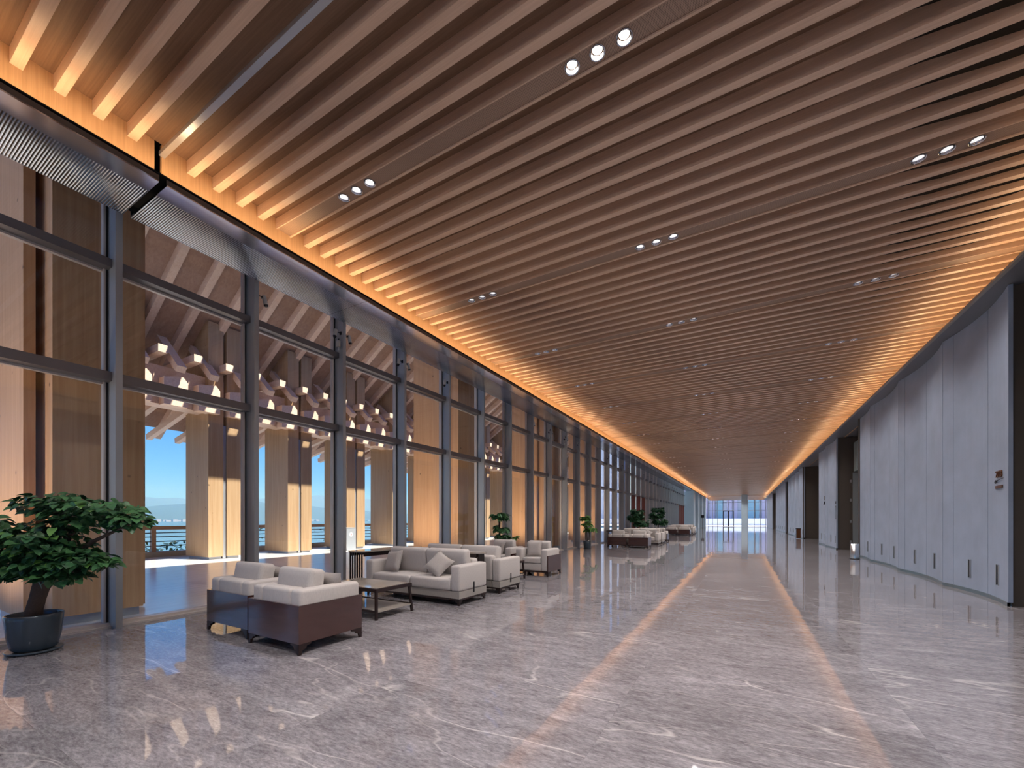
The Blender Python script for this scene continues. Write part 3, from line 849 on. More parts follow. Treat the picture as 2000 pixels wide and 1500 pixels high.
# uplights added to brighten the near faces of the plank columns
ul_data = bpy.data.lights.new('added_uplight_lamp', 'SPOT'); ul_data.energy = 460; ul_data.color = (1.0, 0.74, 0.52)
ul_data.spot_size = R(95); ul_data.spot_blend = 0.8; ul_data.shadow_soft_size = 0.1
for j, y in enumerate((1.43, 9.53, 15.6, 17.0, 22.4)):
    u = empty('added_uplight', (-8.15, y - 2.2, -0.01)); tag(u, 'square uplight added in the terrace before the ' + ['nearest plank column by the potted tree', 'tall orange plank column', 'third plank column', 'fourth plank column', 'farthest plank column'][j], 'uplight', 'added terrace uplights')
    MB().box(-0.09, 0.09, -0.09, 0.09, 0.0, 0.012).build('light_frame', M['stainless'], u)
    MB().box(-0.065, 0.065, -0.065, 0.065, 0.0125, 0.018).build('lens', M['lens_dim'], u)
    if j == 3: continue
    q = bpy.data.objects.new('added_uplight_lamp', ul_data); C.objects.link(q); q.location = (-8.15, y - 2.2, 0.06)
    q.rotation_euler = (R(180 - 42), 0, 0)

# far part of the outside: a stone wall with red timber screens close to the glass
lw = MB().box(-9.4, -9.2, 36, 58, -0.01, 7).build('wall_outside', M['pier']); tag(lw, kind='structure', label='pale grey wall outside the far glazing')
for i, k in enumerate((17, 18, 19, 32, 33, 34)):
    d_ = empty('timber_panel', (-6.46, YM + SP * k - 0.078, 0))
    lab = ['nearest red timber panel on a mullion side behind the bushy potted trees', 'middle red timber panel on a mullion side behind the bushy potted trees', 'farthest red timber panel on a mullion side behind the bushy potted trees',
           'red timber panel on a mullion near the end of the glazing, first of three', 'red timber panel on a mullion near the end of the glazing, middle of three', 'red timber panel on a mullion near the end of the glazing, last of three'][i]
    tag(d_, lab, 'panel', 'red timber panels on the mullions')
    MB().box(-0.22, 0.0, -0.03, 0.0, 0.055, 2.93).build('panel_board', M['redwood'], d_)
    MB().box(-0.22, 0.012, -0.036, 0.044, 2.931, 2.948).build('panel_cap', M['darkwood'], d_)
    MB().box(-0.03, 0.0, 0.0005, 0.044, 0.055, 2.93).build('panel_spine', M['darkwood'], d_)

# railing
rl = empty('railing', (-17.8, 0, 0)); tag(rl, 'timber topped railing with thin bars along the terrace edge', 'railing')
MB().box(-0.09, 0.09, -14, 42, 0.93, 1.06).build('top_rail', M['rail'], rl)
MB().box(-0.2, 0.12, -14, 42, -0.01, 0.17).build('kerb', M['kerb'], rl)
for z in (0.36, 0.52, 0.68, 0.82):
    MB().tube([(0, -14, z), (0, 42, z)], 0.018, 6).build('bar', M['bar'], rl)
pm = MB().box(-0.08, 0.08, -0.06, 0.06, 0.17, 0.93).mesh('post', M['rail'])
for k in range(-6, 14):
    link('post', pm, rl, (0, 6.3 + 2.65 * k, 0))
# waste box with arrow
wb = empty('waste_box', (-14.3, 11.45, 0)); tag(wb, 'white waste box with a red arrow sign between the timber columns', 'waste box')
MB().box(-0.35, 0.0, 0, 0.45, 0, 0.93).build('box_body', M['bin_side'], wb)
MB().box(0.0, 0.012, -0.0, 0.45, 0, 0.93).build('box_front', M['bin_white'], wb)
MB().box(-0.37, 0.02, -0.01, 0.46, 0.93, 0.95).build('box_lid', M['bin_white'], wb)
MB().prism([(0.225 + 0.09 * math.cos(a * R(15)), 0.66 + 0.09 * math.sin(a * R(15))) for a in range(24)], 'x', 0.012, 0.016).build('sign_disc', M['white'], wb)
MB().prism([(0.215, 0.60), (0.235, 0.60), (0.235, 0.66), (0.26, 0.66), (0.225, 0.72), (0.19, 0.66), (0.215, 0.66)], 'x', 0.016, 0.020).build('arrow_sign', M['red'], wb)

# lake, hills, haze
lk = MB().box(-9000, -60.5, -6000, 9000, -12.5, -12).build('lake', M['lake']); tag(lk, kind='structure', label='pale blue lake beyond the terrace')
def ridge(name, dist, y0, y1, hbase, amp, seed, label):
    random.seed(seed)
    n = 70; vs = []; fs = []
    ph = [random.uniform(0, 6.28) for _ in range(6)]
    for i in range(n + 1):
        t = i / n; y = y0 + (y1 - y0) * t
        hgt = hbase + amp * (0.5 * math.sin(t * 7 + ph[0]) + 0.3 * math.sin(t * 17 + ph[1]) + 0.16 * math.sin(t * 41 + ph[2]) + 0.05 * math.sin(t * 97 + ph[3]))
        for q, (dx, fz) in enumerate(((0, 0), (-dist * 0.08, 0.45), (-dist * 0.16, 0.8), (-dist * 0.22, 1.0), (-dist * 0.4, 0))):
            w = dist * 0.012 * math.sin(i * 1.7 + q)
            vs.append((-dist + dx + w, y, -13 + hgt * fz * (1 + 0.05 * math.sin(i * 2.3 + q * 3))))
    for i in range(n):
        for q in range(4):
            a = 5 * i + q
            fs.append((a, a + 5, a + 6, a + 1))
    o = MB().add(vs, fs).build(name, M['hill'], smooth=True); tag(o, label, kind='structure')
ridge('hill', 2900, -2000, 5200, 95, 75, 5, 'nearer hazy wooded hill across the lake')
ridge('hill', 5200, -4000, 9000, 300, 140, 9, 'farther hazy mountain ridge across the lake')
random.seed(3)
tw = MB()
for i in range(160):
    y = random.uniform(-1200, 4200); h_ = random.uniform(3, 11); x = -2880 + random.uniform(-60, 40)
    w_ = random.uniform(12, 40); tw.box(x - w_, x, y, y + w_, -13, -10 + h_)
t_ = tw.build('town', M['town']); tag(t_, 'pale town buildings along the far lake shore', 'town', kind='stuff')
hm = bpy.data.materials.new('haze'); hm.use_nodes = True
hn = hm.node_tree.nodes; hn.clear()
hv = hn.new('ShaderNodeVolumeScatter'); hv.inputs['Color'].default_value = (0.20, 0.52, 1.0, 1); hv.inputs['Density'].default_value = 0.00028
hv.inputs['Anisotropy'].default_value = 0.0
ho = hn.new('ShaderNodeOutputMaterial'); hm.node_tree.links.new(hv.outputs[0], ho.inputs['Volume'])
hz = MB().box(-8800, -60, -5900, 8900, -11.9, 500).build('haze', hm); tag(hz, 'thin summer haze over the lake', kind='stuff')

# ================================================================== FURNITURE
def bracket_leg(x, y, sx, sy):
    """corner bracket foot: two thin plates with a stepped curve; sx, sy point inwards"""
    mb = MB()
    def plate(axis, o, d):
        pr = [(0, 0.0), (0.028, 0.0), (0.04, 0.045), (0.075, 0.055), (0.085, 0.08), (0.13, 0.088), (0.13, 0.107), (0, 0.107)]
        if axis == 'x':
            mb.prism([(x + sx * u, v) for u, v in pr], 'y', y, y + sy * 0.022)
        else:
            mb.prism([(y + sy * u, v) for u, v in pr], 'x', x, x + sx * 0.022)
    plate('x', 0, 0); plate('y', 0, 0)
    return mb

def make_armchair(label):
    t = empty('armchair'); tag(t, label, 'armchair', 'armchairs of the lounge groups')
    w, d = 0.43, 0.37
    MB().box(-w, w, -d, -d + 0.025, 0.105, 0.472).build('back_panel', M['walnut'], t)
    for s in (-1, 1):
        MB().box(min(s * w, s * (w - 0.022)), max(s * w, s * (w - 0.022)), -d + 0.0255, d, 0.105, 0.472).build('side_panel', M['walnut'], t)
    MB().box(-w + 0.023, w - 0.023, d - 0.06, d - 0.02, 0.085, 0.112).box(-w + 0.03, w - 0.03, -d + 0.03, d - 0.07, 0.10, 0.115).build('plinth', M['darkwood'], t)
    for sx in (-1, 1):
        for sy in (-1, 1):
            bracket_leg(sx * w, sy * d, -sx, -sy).build('leg', M['darkwood'], t)
        rbox('arm', *sorted((sx * (w - 0.024), sx * (w - 0.185))), -d + 0.03, d - 0.005, 0.116, 0.615, 0.035, M['linen'], t)
    rbox('backrest', -w + 0.187, w - 0.187, -d + 0.03, -d + 0.20, 0.116, 0.615, 0.035, M['linen'], t)
    rbox('seat_base', -w + 0.187, w - 0.187, -d + 0.202, d - 0.03, 0.116, 0.28, 0.02, M['linen'], t)
    rbox('seat_cushion', -w + 0.19, w - 0.19, -d + 0.205, d - 0.015, 0.282, 0.42, 0.035, M['linen'], t, puff=0.012)
    rbox('back_cushion', -0.285, 0.285, -0.09, 0.09, -0.18, 0.18, 0.045, M['linen'], t, puff=0.015, loc=(0, -0.075, 0.605), rot=(R(-9), 0, 0))
    return t

def make_loveseat(label):
    t = empty('loveseat'); tag(t, label, 'sofa', 'loveseats of the lounge groups')
    w, d = 1.0, 0.375
    MB().box(-w + 0.01, w - 0.01, -d + 0.01, d - 0.01, 0.082, 0.108).build('plinth', M['darkwood'], t)
    for sx in (-1, 1):
        for sy in (-1, 1):
            bracket_leg(sx * (w - 0.02), sy * (d - 0.02), -sx, -sy).build('leg', M['darkwood'], t)
        a, b = sorted((sx * w, sx * (w - 0.17)))
        rbox('arm', a, b, -d, d, 0.215, 0.605, 0.035, M['linen'], t)
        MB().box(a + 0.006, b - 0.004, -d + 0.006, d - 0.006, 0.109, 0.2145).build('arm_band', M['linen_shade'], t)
        MB().box(sx * (w + 0.004) - 0.005, sx * (w + 0.004) + 0.005, -0.012, 0.012, 0.165, 0.325).build('metal_strap', M['black'], t)
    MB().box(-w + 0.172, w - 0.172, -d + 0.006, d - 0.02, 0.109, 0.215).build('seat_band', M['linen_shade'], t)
    rbox('backrest', -w + 0.172, w - 0.172, -d, -d + 0.16, 0.216, 0.66, 0.04, M['linen'], t)
    for s in (-1, 1):
        a, b = sorted((s * 0.003, s * (w - 0.175)))
        rbox('seat_cushion', a, b, -d + 0.162, d - 0.0, 0.217, 0.395, 0.04, M['linen'], t, puff=0.015)
        rbox('back_cushion', a, b, -0.085, 0.085, -0.215, 0.215, 0.05, M['linen'], t, puff=0.02, loc=(0, -d + 0.265, 0.60), rot=(R(-8), 0, 0))
    return t

def pillow_mesh(s=0.19, t=0.06):
    mb = MB(); n = 10; vs = []; fs = []
    for side in (1, -1):
        b = len(vs)
        for i in range(n + 1):
            for j in range(n + 1):
                u = -1 + 2 * i / n; v = -1 + 2 * j / n
                pin = 1 - 0.10 * (1 - u * u) * v * v - 0.0
                pin2 = 1 - 0.10 * (1 - v * v) * u * u
                th = t * (max(0, (1 - u ** 4)) * max(0, (1 - v ** 4))) ** 0.45
                vs.append((u * s * pin2, side * th, v * s * pin))
        for i in range(n):
            for j in range(n):
                a = b + i * (n + 1) + j
                fs.append((a, a + 1, a + n + 2, a + n + 1))
    return mb.add(vs, fs).mesh('throw_pillow', M['pillow'], True)
PM = pillow_mesh()
def pillow(loc, rz, tilt, roll, label, group):
    o = link('throw_pillow', PM, None, loc); o.rotation_mode = 'QUATERNION'
    o.rotation_quaternion = (Matrix.Rotation(rz, 3, 'Z') @ Matrix.Rotation(tilt, 3, 'X') @ Matrix.Rotation(roll, 3, 'Y')).to_quaternion()
    tag(o, label, 'pillow', group)

def make_coffee_table(label):
    t = empty('coffee_table'); tag(t, label, 'coffee table', 'coffee tables of the lounge groups')
    a, b, h = 0.535, 0.325, 0.40
    MB().box(-a, a, -b, -b + 0.03, h - 0.045, h).box(-a, a, b - 0.03, b, h - 0.045, h).box(-a, -a + 0.03, -b + 0.03, b - 0.03, h - 0.045, h).box(a - 0.03, a, -b + 0.03, b - 0.03, h - 0.045, h).build('table_frame', M['darkwood'], t)
    MB().box(-a + 0.031, a - 0.031, -b + 0.031, b - 0.031, h - 0.02, h + 0.004).build('table_top', M['stone'], t)
    for sx in (-1, 1):
        for sy in (-1, 1):
            MB().bar((sx * (a - 0.03), sy * (b - 0.025), h - 0.046), (sx * (a - 0.0), sy * (b - 0.0), 0.0), 0.03, 0.03, up=(0, 1, 0)).build('leg', M['darkwood'], t)
    MB().box(-a + 0.0, a - 0.0, -b + 0.02, b - 0.02, 0.095, 0.108).build('shelf', M['stone'], t)
    MB().box(-a, a, -b + 0.004, -b + 0.019, 0.09, 0.12).box(-a, a, b - 0.019, b - 0.004, 0.09, 0.12).build('shelf_rail', M['darkwood'], t)
    return t

def make_console(label, L, wd, h):
    t = empty('console_table'); tag(t, label, 'console table', 'console tables of the lounge groups')
    pts = []
    n = 10; r = wd / 2
    for k in range(n + 1):
        a = -math.pi + math.pi * k / n
        pts.append((r * math.cos(a), r + r * math.sin(a)))
    for k in range(n + 1):
        a = math.pi * k / n
        pts.append((r * math.cos(a), L - r + r * math.sin(a)))
    MB().prism(pts, 'z', h - 0.022, h).build('table_top', M['stone'], t)
    MB().box(-r + 0.04, -r + 0.06, 0.12, L - 0.12, h - 0.10, h - 0.023).box(r - 0.06, r - 0.04, 0.12, L - 0.12, h - 0.10, h - 0.023).build('apron', M['darkwood'], t)
    sm = MB().box(-0.011, 0.011, -0.011, 0.011, 0.0, h - 0.0235).mesh('slat', M['darkwood'])
    for e in (0.10, L - 0.10):
        for k in range(6):
            link('slat', sm, t, (-r + 0.075 + k * (wd - 0.15) / 5, e, 0))
    MB().box(-r + 0.05, r - 0.05, 0.085, 0.115, 0.0, 0.02).box(-r + 0.05, r - 0.05, L - 0.115, L - 0.085, 0.0, 0.02).build('foot_bar', M['darkwood'], t)
    return t

GDY = 16.45
ac = make_armchair('nearest armchair with its dark wooden back to the camera, right of the pair')
ls = make_loveseat('linen loveseat with two pillows facing the coffee table nearest the camera')
ct = make_coffee_table('low coffee table with glossy top between the near armchairs and the loveseat')
c1 = make_console('long dark console table with round end and slatted legs by the glass', 1.75, 0.46, 0.72)
c2 = make_console('narrow dark console table squeezed between the two near loveseats', 1.7, 0.3, 0.735)
where = ['near', 'second', 'third']
for g in range(3):
    dy = GDY * g
    gn = ['nearest lounge group', 'second lounge group', 'third lounge group', 'farthest lounge group'][g]
    jobs = [
        (ac, (-4.105, 2.775 + dy, 0), 0, ['nearest armchair with its dark wooden back to the camera, right of the pair', f'right armchair of the pair with backs to the camera, {gn}'][g > 0]),
        (ac, (-5.085, 2.83 + dy, 0), 0, ['left armchair of the near pair with backs to the camera, beside the glass', f'left armchair of the pair with backs to the camera, {gn}'][g > 0]),
        (ac, (-4.235, 8.79 + dy, 0), math.pi, ['right armchair facing the camera beyond the loveseats, dark side panel', f'right armchair facing the camera at the far end, {gn}'][g > 0]),
        (ac, (-5.22, 8.86 + dy, 0), math.pi, ['left armchair facing the camera beyond the loveseats, in front of the plant', f'left armchair facing the camera at the far end, {gn}'][g > 0]),
        (ls, (-4.665, 5.30 + dy, 0), math.pi, ['linen loveseat with two pillows facing the near coffee table', f'loveseat facing the camera, {gn}'][g > 0]),
        (ls, (-4.665, 6.47 + dy, 0), 0, ['linen loveseat turned away behind the near loveseat, back to back', f'loveseat turned away from the camera, {gn}'][g > 0]),
        (ct, (-4.625, 4.055 + dy, 0), 0, ['low coffee table with glossy top between the near armchairs and loveseat', f'low coffee table behind the armchair backs, {gn}'][g > 0]),
        (ct, (-4.71, 7.66 + dy, 0), 0, ['low coffee table in front of the two armchairs facing the camera', f'low coffee table before the facing armchairs, {gn}'][g > 0]),
        (c1, (-6.17, 5.05 + dy, 0), 0, ['long dark console table with round end and slatted legs by the glass', f'dark slatted console table by the glass, {gn}'][g > 0]),
        (c2, (-3.82, 5.885 + dy, 0), R(90), ['narrow dark console table squeezed between the two near loveseats', f'narrow console table between the loveseats, {gn}'][g > 0]),
    ]
    for i, (p, loc, rz, lab) in enumerate(jobs):
        if g == 0 and i in (0, 4, 6, 8, 9):
            p.location = loc; p.rotation_euler = (0, 0, rz); p['label'] = lab
        else:
            dup(p, loc, rz, lab)
    pg = 'throw pillows on the lounge seats'
    gl = ['near', 'second group\'s', 'third group\'s', 'farthest group\'s'][g]
    pillow((-5.24, 5.165 + dy, 0.58), R(-10), R(-20), R(-8), f'crushed velvet pillow leaning on the left of the {gl} loveseat facing the camera', pg)
    pillow((-4.22, 5.13 + dy, 0.585), R(14), R(-36), R(32), f'crushed velvet pillow tipped on a corner, right end of the {gl} loveseat', pg)
    pillow((-3.955, 2.925 + dy, 0.565), R(14), R(18), R(6), f'dark pillow behind the back cushion of the {gl} right armchair turned away', pg)
    pillow((-4.925, 2.98 + dy, 0.565), R(16), R(18), R(8), f'dark pillow behind the back cushion of the {gl} left armchair turned away', pg)
    pillow((-4.27, 8.665 + dy, 0.60), R(6), R(-16), R(-4), f'pale pillow on the {gl} right armchair facing the camera', pg)
    pillow((-5.30, 8.735 + dy, 0.60), R(-8), R(-16), R(6), f'pale pillow on the {gl} left armchair facing the camera', pg)

# ================================================================== PLANTS
def leaf_mesh(name, mat, L=0.10, Wd=0.075, heart=True):
    mb = MB()
    if heart:
        pr = [(0, 0), (-0.12, 0.30), (0.05, 0.48), (0.35, 0.46), (0.68, 0.27), (1.0, 0)]
    else:
        pr = [(0, 0), (0.15, 0.16), (0.4, 0.28), (0.7, 0.24), (0.9, 0.1), (1.0, 0)]
    n = len(pr)
    mid = [(p[0] * L, 0, -0.10 * L * p[0] ** 2 * 2) for p in pr]
    lf = [(p[0] * L, p[1] * Wd, 0.18 * p[1] * Wd - 0.20 * L * p[0] ** 2) for p in pr[1:-1]]
    rt = [(p[0] * L, -p[1] * Wd, 0.18 * p[1] * Wd - 0.20 * L * p[0] ** 2) for p in pr[1:-1]]
    vs = mid + lf + rt; fs = []
    for side, base in ((0, n), (1, n + len(lf))):
        m_ = len(lf)
        for i in range(n - 1):
            a, b = i, i + 1
            c = base + i if 0 <= i < m_ else None       # outer for mid[i+1]
            d = base + i - 1 if 0 <= i - 1 < m_ else None  # outer for mid[i]
            q = [a, b] + ([c] if c is not None else []) + ([d] if d is not None else [])
            if len(q) >= 3: fs.append(tuple(q) if side else tuple(reversed(q)))
    mb.add(vs, fs)
    me = bpy.data.meshes.new(name); me.from_pydata(mb.v, [], mb.f); me.materials.append(mat)
    me.polygons.foreach_set('use_smooth', [True] * len(me.polygons))
    return me, mb

def rot_basis(direction, up):
    d = Vector(direction).normalized(); u = Vector(up)
    s = u.cross(d)
    if s.length < 1e-4: s = Vector((1, 0, 0)).cross(d)
    s.normalize(); n = d.cross(s)
    return Matrix((d, s, n)).transposed()

CR = Vector((0.8716, 0.4902, 0)); CF = Vector((-0.4902, 0.8716, 0))
random.seed(21)
bt = empty('potted_tree', (-6.08, 1.22, 0)); tag(bt, 'big broad leaved tree in a dark oval pot by the glass', 'potted tree')
MB().lathe([(0.14, 0.03), (0.16, 0.05), (0.186, 0.18), (0.199, 0.33), (0.201, 0.37), (0.191, 0.375), (0.184, 0.36), (0.180, 0.32)], 40, cap=False).add([], []).build('pot', M['pot'], bt, True)
MB().lathe([(0.13, 0.0), (0.19, 0.008), (0.20, 0.028), (0.19, 0.028), (0.14, 0.02)], 36).build('saucer', M['pot'], bt, True)
MB().lathe([(0.174, 0.325), (0.1, 0.335), (0.02, 0.345)], 24).build('soil', M['soil'], bt, True)
def cp(r, f, z): return CR * r + CF * f + Vector((0, 0, z))
MB().tube([cp(-0.02, 0, 0.33), cp(0.0, 0, 0.42), cp(0.03, 0.0, 0.52), cp(0.06, 0.0, 0.62), cp(0.11, 0.0, 0.72), cp(0.17, 0, 0.80)], [0.072, 0.062, 0.06, 0.064, 0.072, 0.06], 14).build('trunk', M['bark'], bt, True)
br = MB()
pads = [  # r, f, z, rx, rf, rz, n
    (0.56, -0.02, 1.36, 0.55, 0.28, 0.11, 150), (0.20, 0.02, 1.42, 0.40, 0.26, 0.10, 95), (0.98, -0.05, 1.25, 0.20, 0.16, 0.08, 38),
    (0.42, -0.02, 1.22, 0.42, 0.26, 0.10, 70),
    (-0.24, -0.15, 1.15, 0.27, 0.20, 0.14, 75), (-0.28, -0.18, 0.98, 0.24, 0.18, 0.10, 45), (0.16, -0.20, 1.06, 0.40, 0.22, 0.13, 100), (0.30, -0.12, 0.88, 0.32, 0.22, 0.13, 85),
    (0.62, -0.12, 0.90, 0.26, 0.17, 0.09, 60), (-0.06, -0.14, 0.82, 0.26, 0.18, 0.12, 60), (0.40, -0.14, 0.74, 0.24, 0.16, 0.08, 50), (0.12, -0.16, 0.78, 0.24, 0.14, 0.12, 60), (0.84, -0.12, 0.84, 0.12, 0.10, 0.05, 16), (0.22, 0.0, 1.02, 0.32, 0.16, 0.22, 110), (0.02, -0.05, 0.95, 0.25, 0.16, 0.16, 60)]
for r, f, z, rx, rf, rz, n in pads:
    a = cp(0.15, 0, 0.76); b = cp(r * 0.55 + 0.06, f * 0.6, 0.76 + (z - 0.76) * 0.65); c = cp(r, f, z)
    br.tube([a, b, c], [0.034, 0.02, 0.008], 7)
br.build('branch', M['bark'], bt, True)
lm1, lmb = leaf_mesh('leaf', M['leaf'], 0.088, 0.078)
lm2, _ = leaf_mesh('leaf', M['leaf_light'], 0.08, 0.072)
lm3, _ = leaf_mesh('leaf', M['leaf_deep'], 0.085, 0.074)
leaves = []
for pi, (r, f, z, rx, rf, rz, n) in enumerate(pads):
    for i in range(int(n * 1.9)):
        for _ in range(30):
            u = [random.uniform(-1, 1) for _ in range(3)]
            if sum(q * q for q in u) <= 1: break
        k = random.random() ** 0.4
        ln_ = math.sqrt(sum(q * q for q in u)) or 1
        u = [q / ln_ * k for q in u]
        p = cp(r + rx * u[0], f + rf * u[1], z + rz * u[2] + 0.04 * (1 - (u[0] ** 2)) )
        w = p + bt.location
        if w.x < -6.40: p.x = -6.40 - bt.location.x + random.uniform(0, 0.05)
        d = CR * (u[0] * 1.0 + random.uniform(-.5, .5)) + CF * (u[1] + random.uniform(-.5, .5)) + Vector((0, 0, random.uniform(-0.55, 0.1)))
        up = Vector((random.uniform(-.45, .45), random.uniform(-.45, .45), 1)) - CF * 0.25
        leaves.append((p, rot_basis(d, up), random.uniform(0.65, 1.15), u[2], f))
leaves.sort(key=lambda q: q[0].dot(CF))
rest = MB()
for i, (p, m_, s, h, f) in enumerate(leaves):
    if i < 297:
        me = lm1 if random.random() < 0.6 else (lm2 if random.random() < 0.45 else lm3)
        o = link('leaf', me, bt, p); o.rotation_mode = 'QUATERNION'; o.rotation_quaternion = m_.to_quaternion(); o.scale = (s, s, s)
    else:
        rest.add([p + m_ @ (Vector(v) * s) for v in lmb.v], lmb.f)
o = rest.build('foliage', M['leaf'], bt, True); o['kind'] = 'stuff'

def palm_plant(loc, label, pot, stems, clumps, mat='leaf', L=0.22, seed=1, potmat='pot'):
    random.seed(seed)
    t = empty('potted_plant', loc); tag(t, label, 'potted plant', 'potted plants along the glazing')
    r, h = pot
    MB().lathe([(r * 0.78, 0.02), (r * 0.9, h * 0.4), (r, h), (r * 0.92, h + 0.005), (r * 0.88, h - 0.05)], 24, cap=False).build('pot', M[potmat], t, True)
    MB().lathe([(r * 0.8, 0.0), (r * 0.95, 0.005), (r * 0.98, 0.02), (r * 0.7, 0.022)], 24).build('saucer', M['black'], t, True)
    MB().lathe([(r * 0.88, h - 0.05), (0.01, h - 0.04)], 20).build('soil', M['soil'], t, True)
    for pts, rad in stems:
        MB().tube(pts, rad, 8).build('stem', M['bark'], t, True)
    _, lb = leaf_mesh('leaf', M[mat], L, L * 0.75, heart=False)
    fo = MB()
    for (cx, cy, cz, rr, n) in clumps:
        for i in range(n):
            # one hand of drooping leaflets
            a0 = random.uniform(0, 6.28); e = random.uniform(-0.3, 0.9)
            c = Vector((cx, cy, cz)) + Vector((math.cos(a0) * rr, math.sin(a0) * rr, e * rr * 0.8)) * random.uniform(0.3, 0.9)
            for k in range(6):
                a = a0 + (k - 2.5) * 0.55
                d = Vector((math.cos(a), math.sin(a), random.uniform(-0.75, -0.05)))
                m_ = rot_basis(d, (random.uniform(-.3, .3), random.uniform(-.3, .3), 1)); s = random.uniform(0.6, 1.1)
                fo.add([c + m_ @ (Vector(v) * s) for v in lb.v], lb.f)
    o = fo.build('foliage', M[mat], t, True); o['kind'] = 'stuff'
    return t
palm_plant((-6.12, 10.12, 0), 'slim potted tree with a leafy umbrella crown behind the facing armchairs', (0.19, 0.38),
           [([(0, 0, 0.34), (0.02, 0.0, 0.8), (0.0, 0.02, 1.2), (0.03, 0, 1.42)], [0.035, 0.03, 0.027, 0.02])],
           [(0.02, 0, 1.38, 0.22, 22), (0.06, 0.05, 1.02, 0.2, 18), (0.12, 0.0, 0.80, 0.18, 14)], 'leaf', 0.21, 4)
palm_plant((-6.12, 10.9, 0), 'low bright green bush behind the slim umbrella plant', (0.16, 0.3),
           [([(0, 0, 0.26), (0.02, 0, 0.5), (0.06, 0, 0.66)], [0.02, 0.016, 0.01])], [(0.05, 0.0, 0.72, 0.18, 12)], 'leaf_light', 0.13, 5)
palm_plant((-5.95, 17.3, 0), 'potted plant with bare stems in a round blue grey pot by the glass', (0.175, 0.36),
           [([(-0.06, 0, 0.3), (-0.08, 0, 0.7), (-0.1, 0.0, 1.1)], [0.018, 0.016, 0.012]), ([(0.0, 0.03, 0.3), (-0.02, 0.02, 0.7), (-0.06, 0, 1.3)], [0.02, 0.018, 0.012]),
            ([(0.07, 0, 0.3), (0.10, 0, 0.6), (0.12, 0.0, 0.95)], [0.02, 0.018, 0.012])],
           [(-0.12, 0, 1.34, 0.22, 22), (0.0, 0, 1.08, 0.24, 28), (0.16, 0.0, 0.84, 0.24, 24)], 'leaf_light', 0.2, 6)
palm_plant((-5.85, 26.6, 0), 'bushy potted tree behind the second lounge group, left of two', (0.26, 0.42),
           [([(0, 0, 0.36), (0.05, 0, 1.0), (0.0, 0, 1.6)], [0.04, 0.035, 0.02]), ([(0.1, 0, 0.36), (0.2, 0, 0.9), (0.3, 0, 1.4)], [0.03, 0.025, 0.015])],
           [(-0.15, 0, 1.3, 0.5, 90), (0.25, 0, 1.0, 0.5, 80), (0.0, 0, 1.7, 0.4, 60), (0.1, 0, 1.4, 0.3, 40)], 'leaf_deep', 0.24, 7)
palm_plant((-5.75, 33.3, 0), 'bushy potted tree behind the second lounge group, right of two', (0.28, 0.42),
           [([(0, 0, 0.36), (0.05, 0, 1.0), (0.0, 0, 1.6)], [0.04, 0.035, 0.02])],
           [(-0.1, 0, 1.5, 0.55, 100), (0.15, 0, 1.0, 0.55, 90), (0.0, 0, 1.95, 0.45, 70), (0.05, 0, 1.5, 0.3, 40)], 'leaf_deep', 0.26, 8)
# shrubs beyond the railing
random.seed(9)
for i, (y, h_) in enumerate(((12.6, 1.15), (16.0, 1.25), (19.4, 1.1), (22.8, 1.2), (7.6, 0.6), (26.2, 1.2))):
    fo = MB(); _, lb = leaf_mesh('leaf', M['shrub'], 0.16, 0.13, heart=False)
    for k in range(170):
        c = Vector((max(-.6, min(.6, random.gauss(0, 0.3))), max(-1.3, min(1.3, random.gauss(0, 0.7))), random.uniform(0.1, h_)))
        d = Vector((random.uniform(-1, 1), random.uniform(-1, 1), random.uniform(-.3, .8)))
        m_ = rot_basis(d, (random.uniform(-1, 1), random.uniform(-1, 1), 1))
        fo.add([c + m_ @ Vector(v) for v in lb.v], lb.f)
    o = fo.build('shrub', M['shrub'], None, True, (-20.3, y, -0.23))
    tag(o, ['pale green shrub beyond the railing behind the waste box', 'pale green shrub beyond the railing beside the waste box, second', 'pale green shrub beyond the railing, third past the waste box',
            'pale green shrub beyond the railing, fourth past the waste box', 'small sprig of shrub beyond the railing by the first timber column', 'pale green shrub beyond the railing, fifth past the waste box'][i], 'shrub', 'shrubs beyond the railing')
pl = MB().box(-21.0, -18.62, -14, 60, -0.5, -0.25).build('trim_6', M['kerb']); tag(pl, kind='structure', label='planting ledge beyond the railing')

# ================================================================== SMALL FITTINGS
def make_spot(side):
    t = empty('clamp_spotlight'); tag(t, 'x', 'spotlight', 'small spotlights clamped to the mullions')
    s = side
    MB().box(-0.02, 0.02, s * 0.0, s * 0.012, -0.03, 0.03).build('clamp', M['black'], t)
    MB().tube([(0, s * 0.012, 0), (0, s * 0.10, 0.0)], 0.009, 8).build('arm', M['black'], t)
    MB().box(-0.03, 0.03, s * 0.085, s * 0.115, -0.02, 0.02).build('yoke', M['grey'], t)
    MB().tube([(0, s * 0.11, 0.03), (0.01, s * 0.135, -0.10)], [0.028, 0.033], 12).build('head', M['grey'], t)
    MB().tube([(0.0095, s * 0.136, -0.102), (0.012, s * 0.142, -0.128)], [0.034, 0.024], 12).build('lamp_face', M['black'], t)
    return t
spR, spL = make_spot(1), make_spot(-1)
first = {1: True, -1: True}
nth = ['first', 'second', 'third', 'fourth', 'fifth', 'sixth', 'seventh', 'eighth', 'ninth', 'tenth', 'eleventh', 'twelfth']
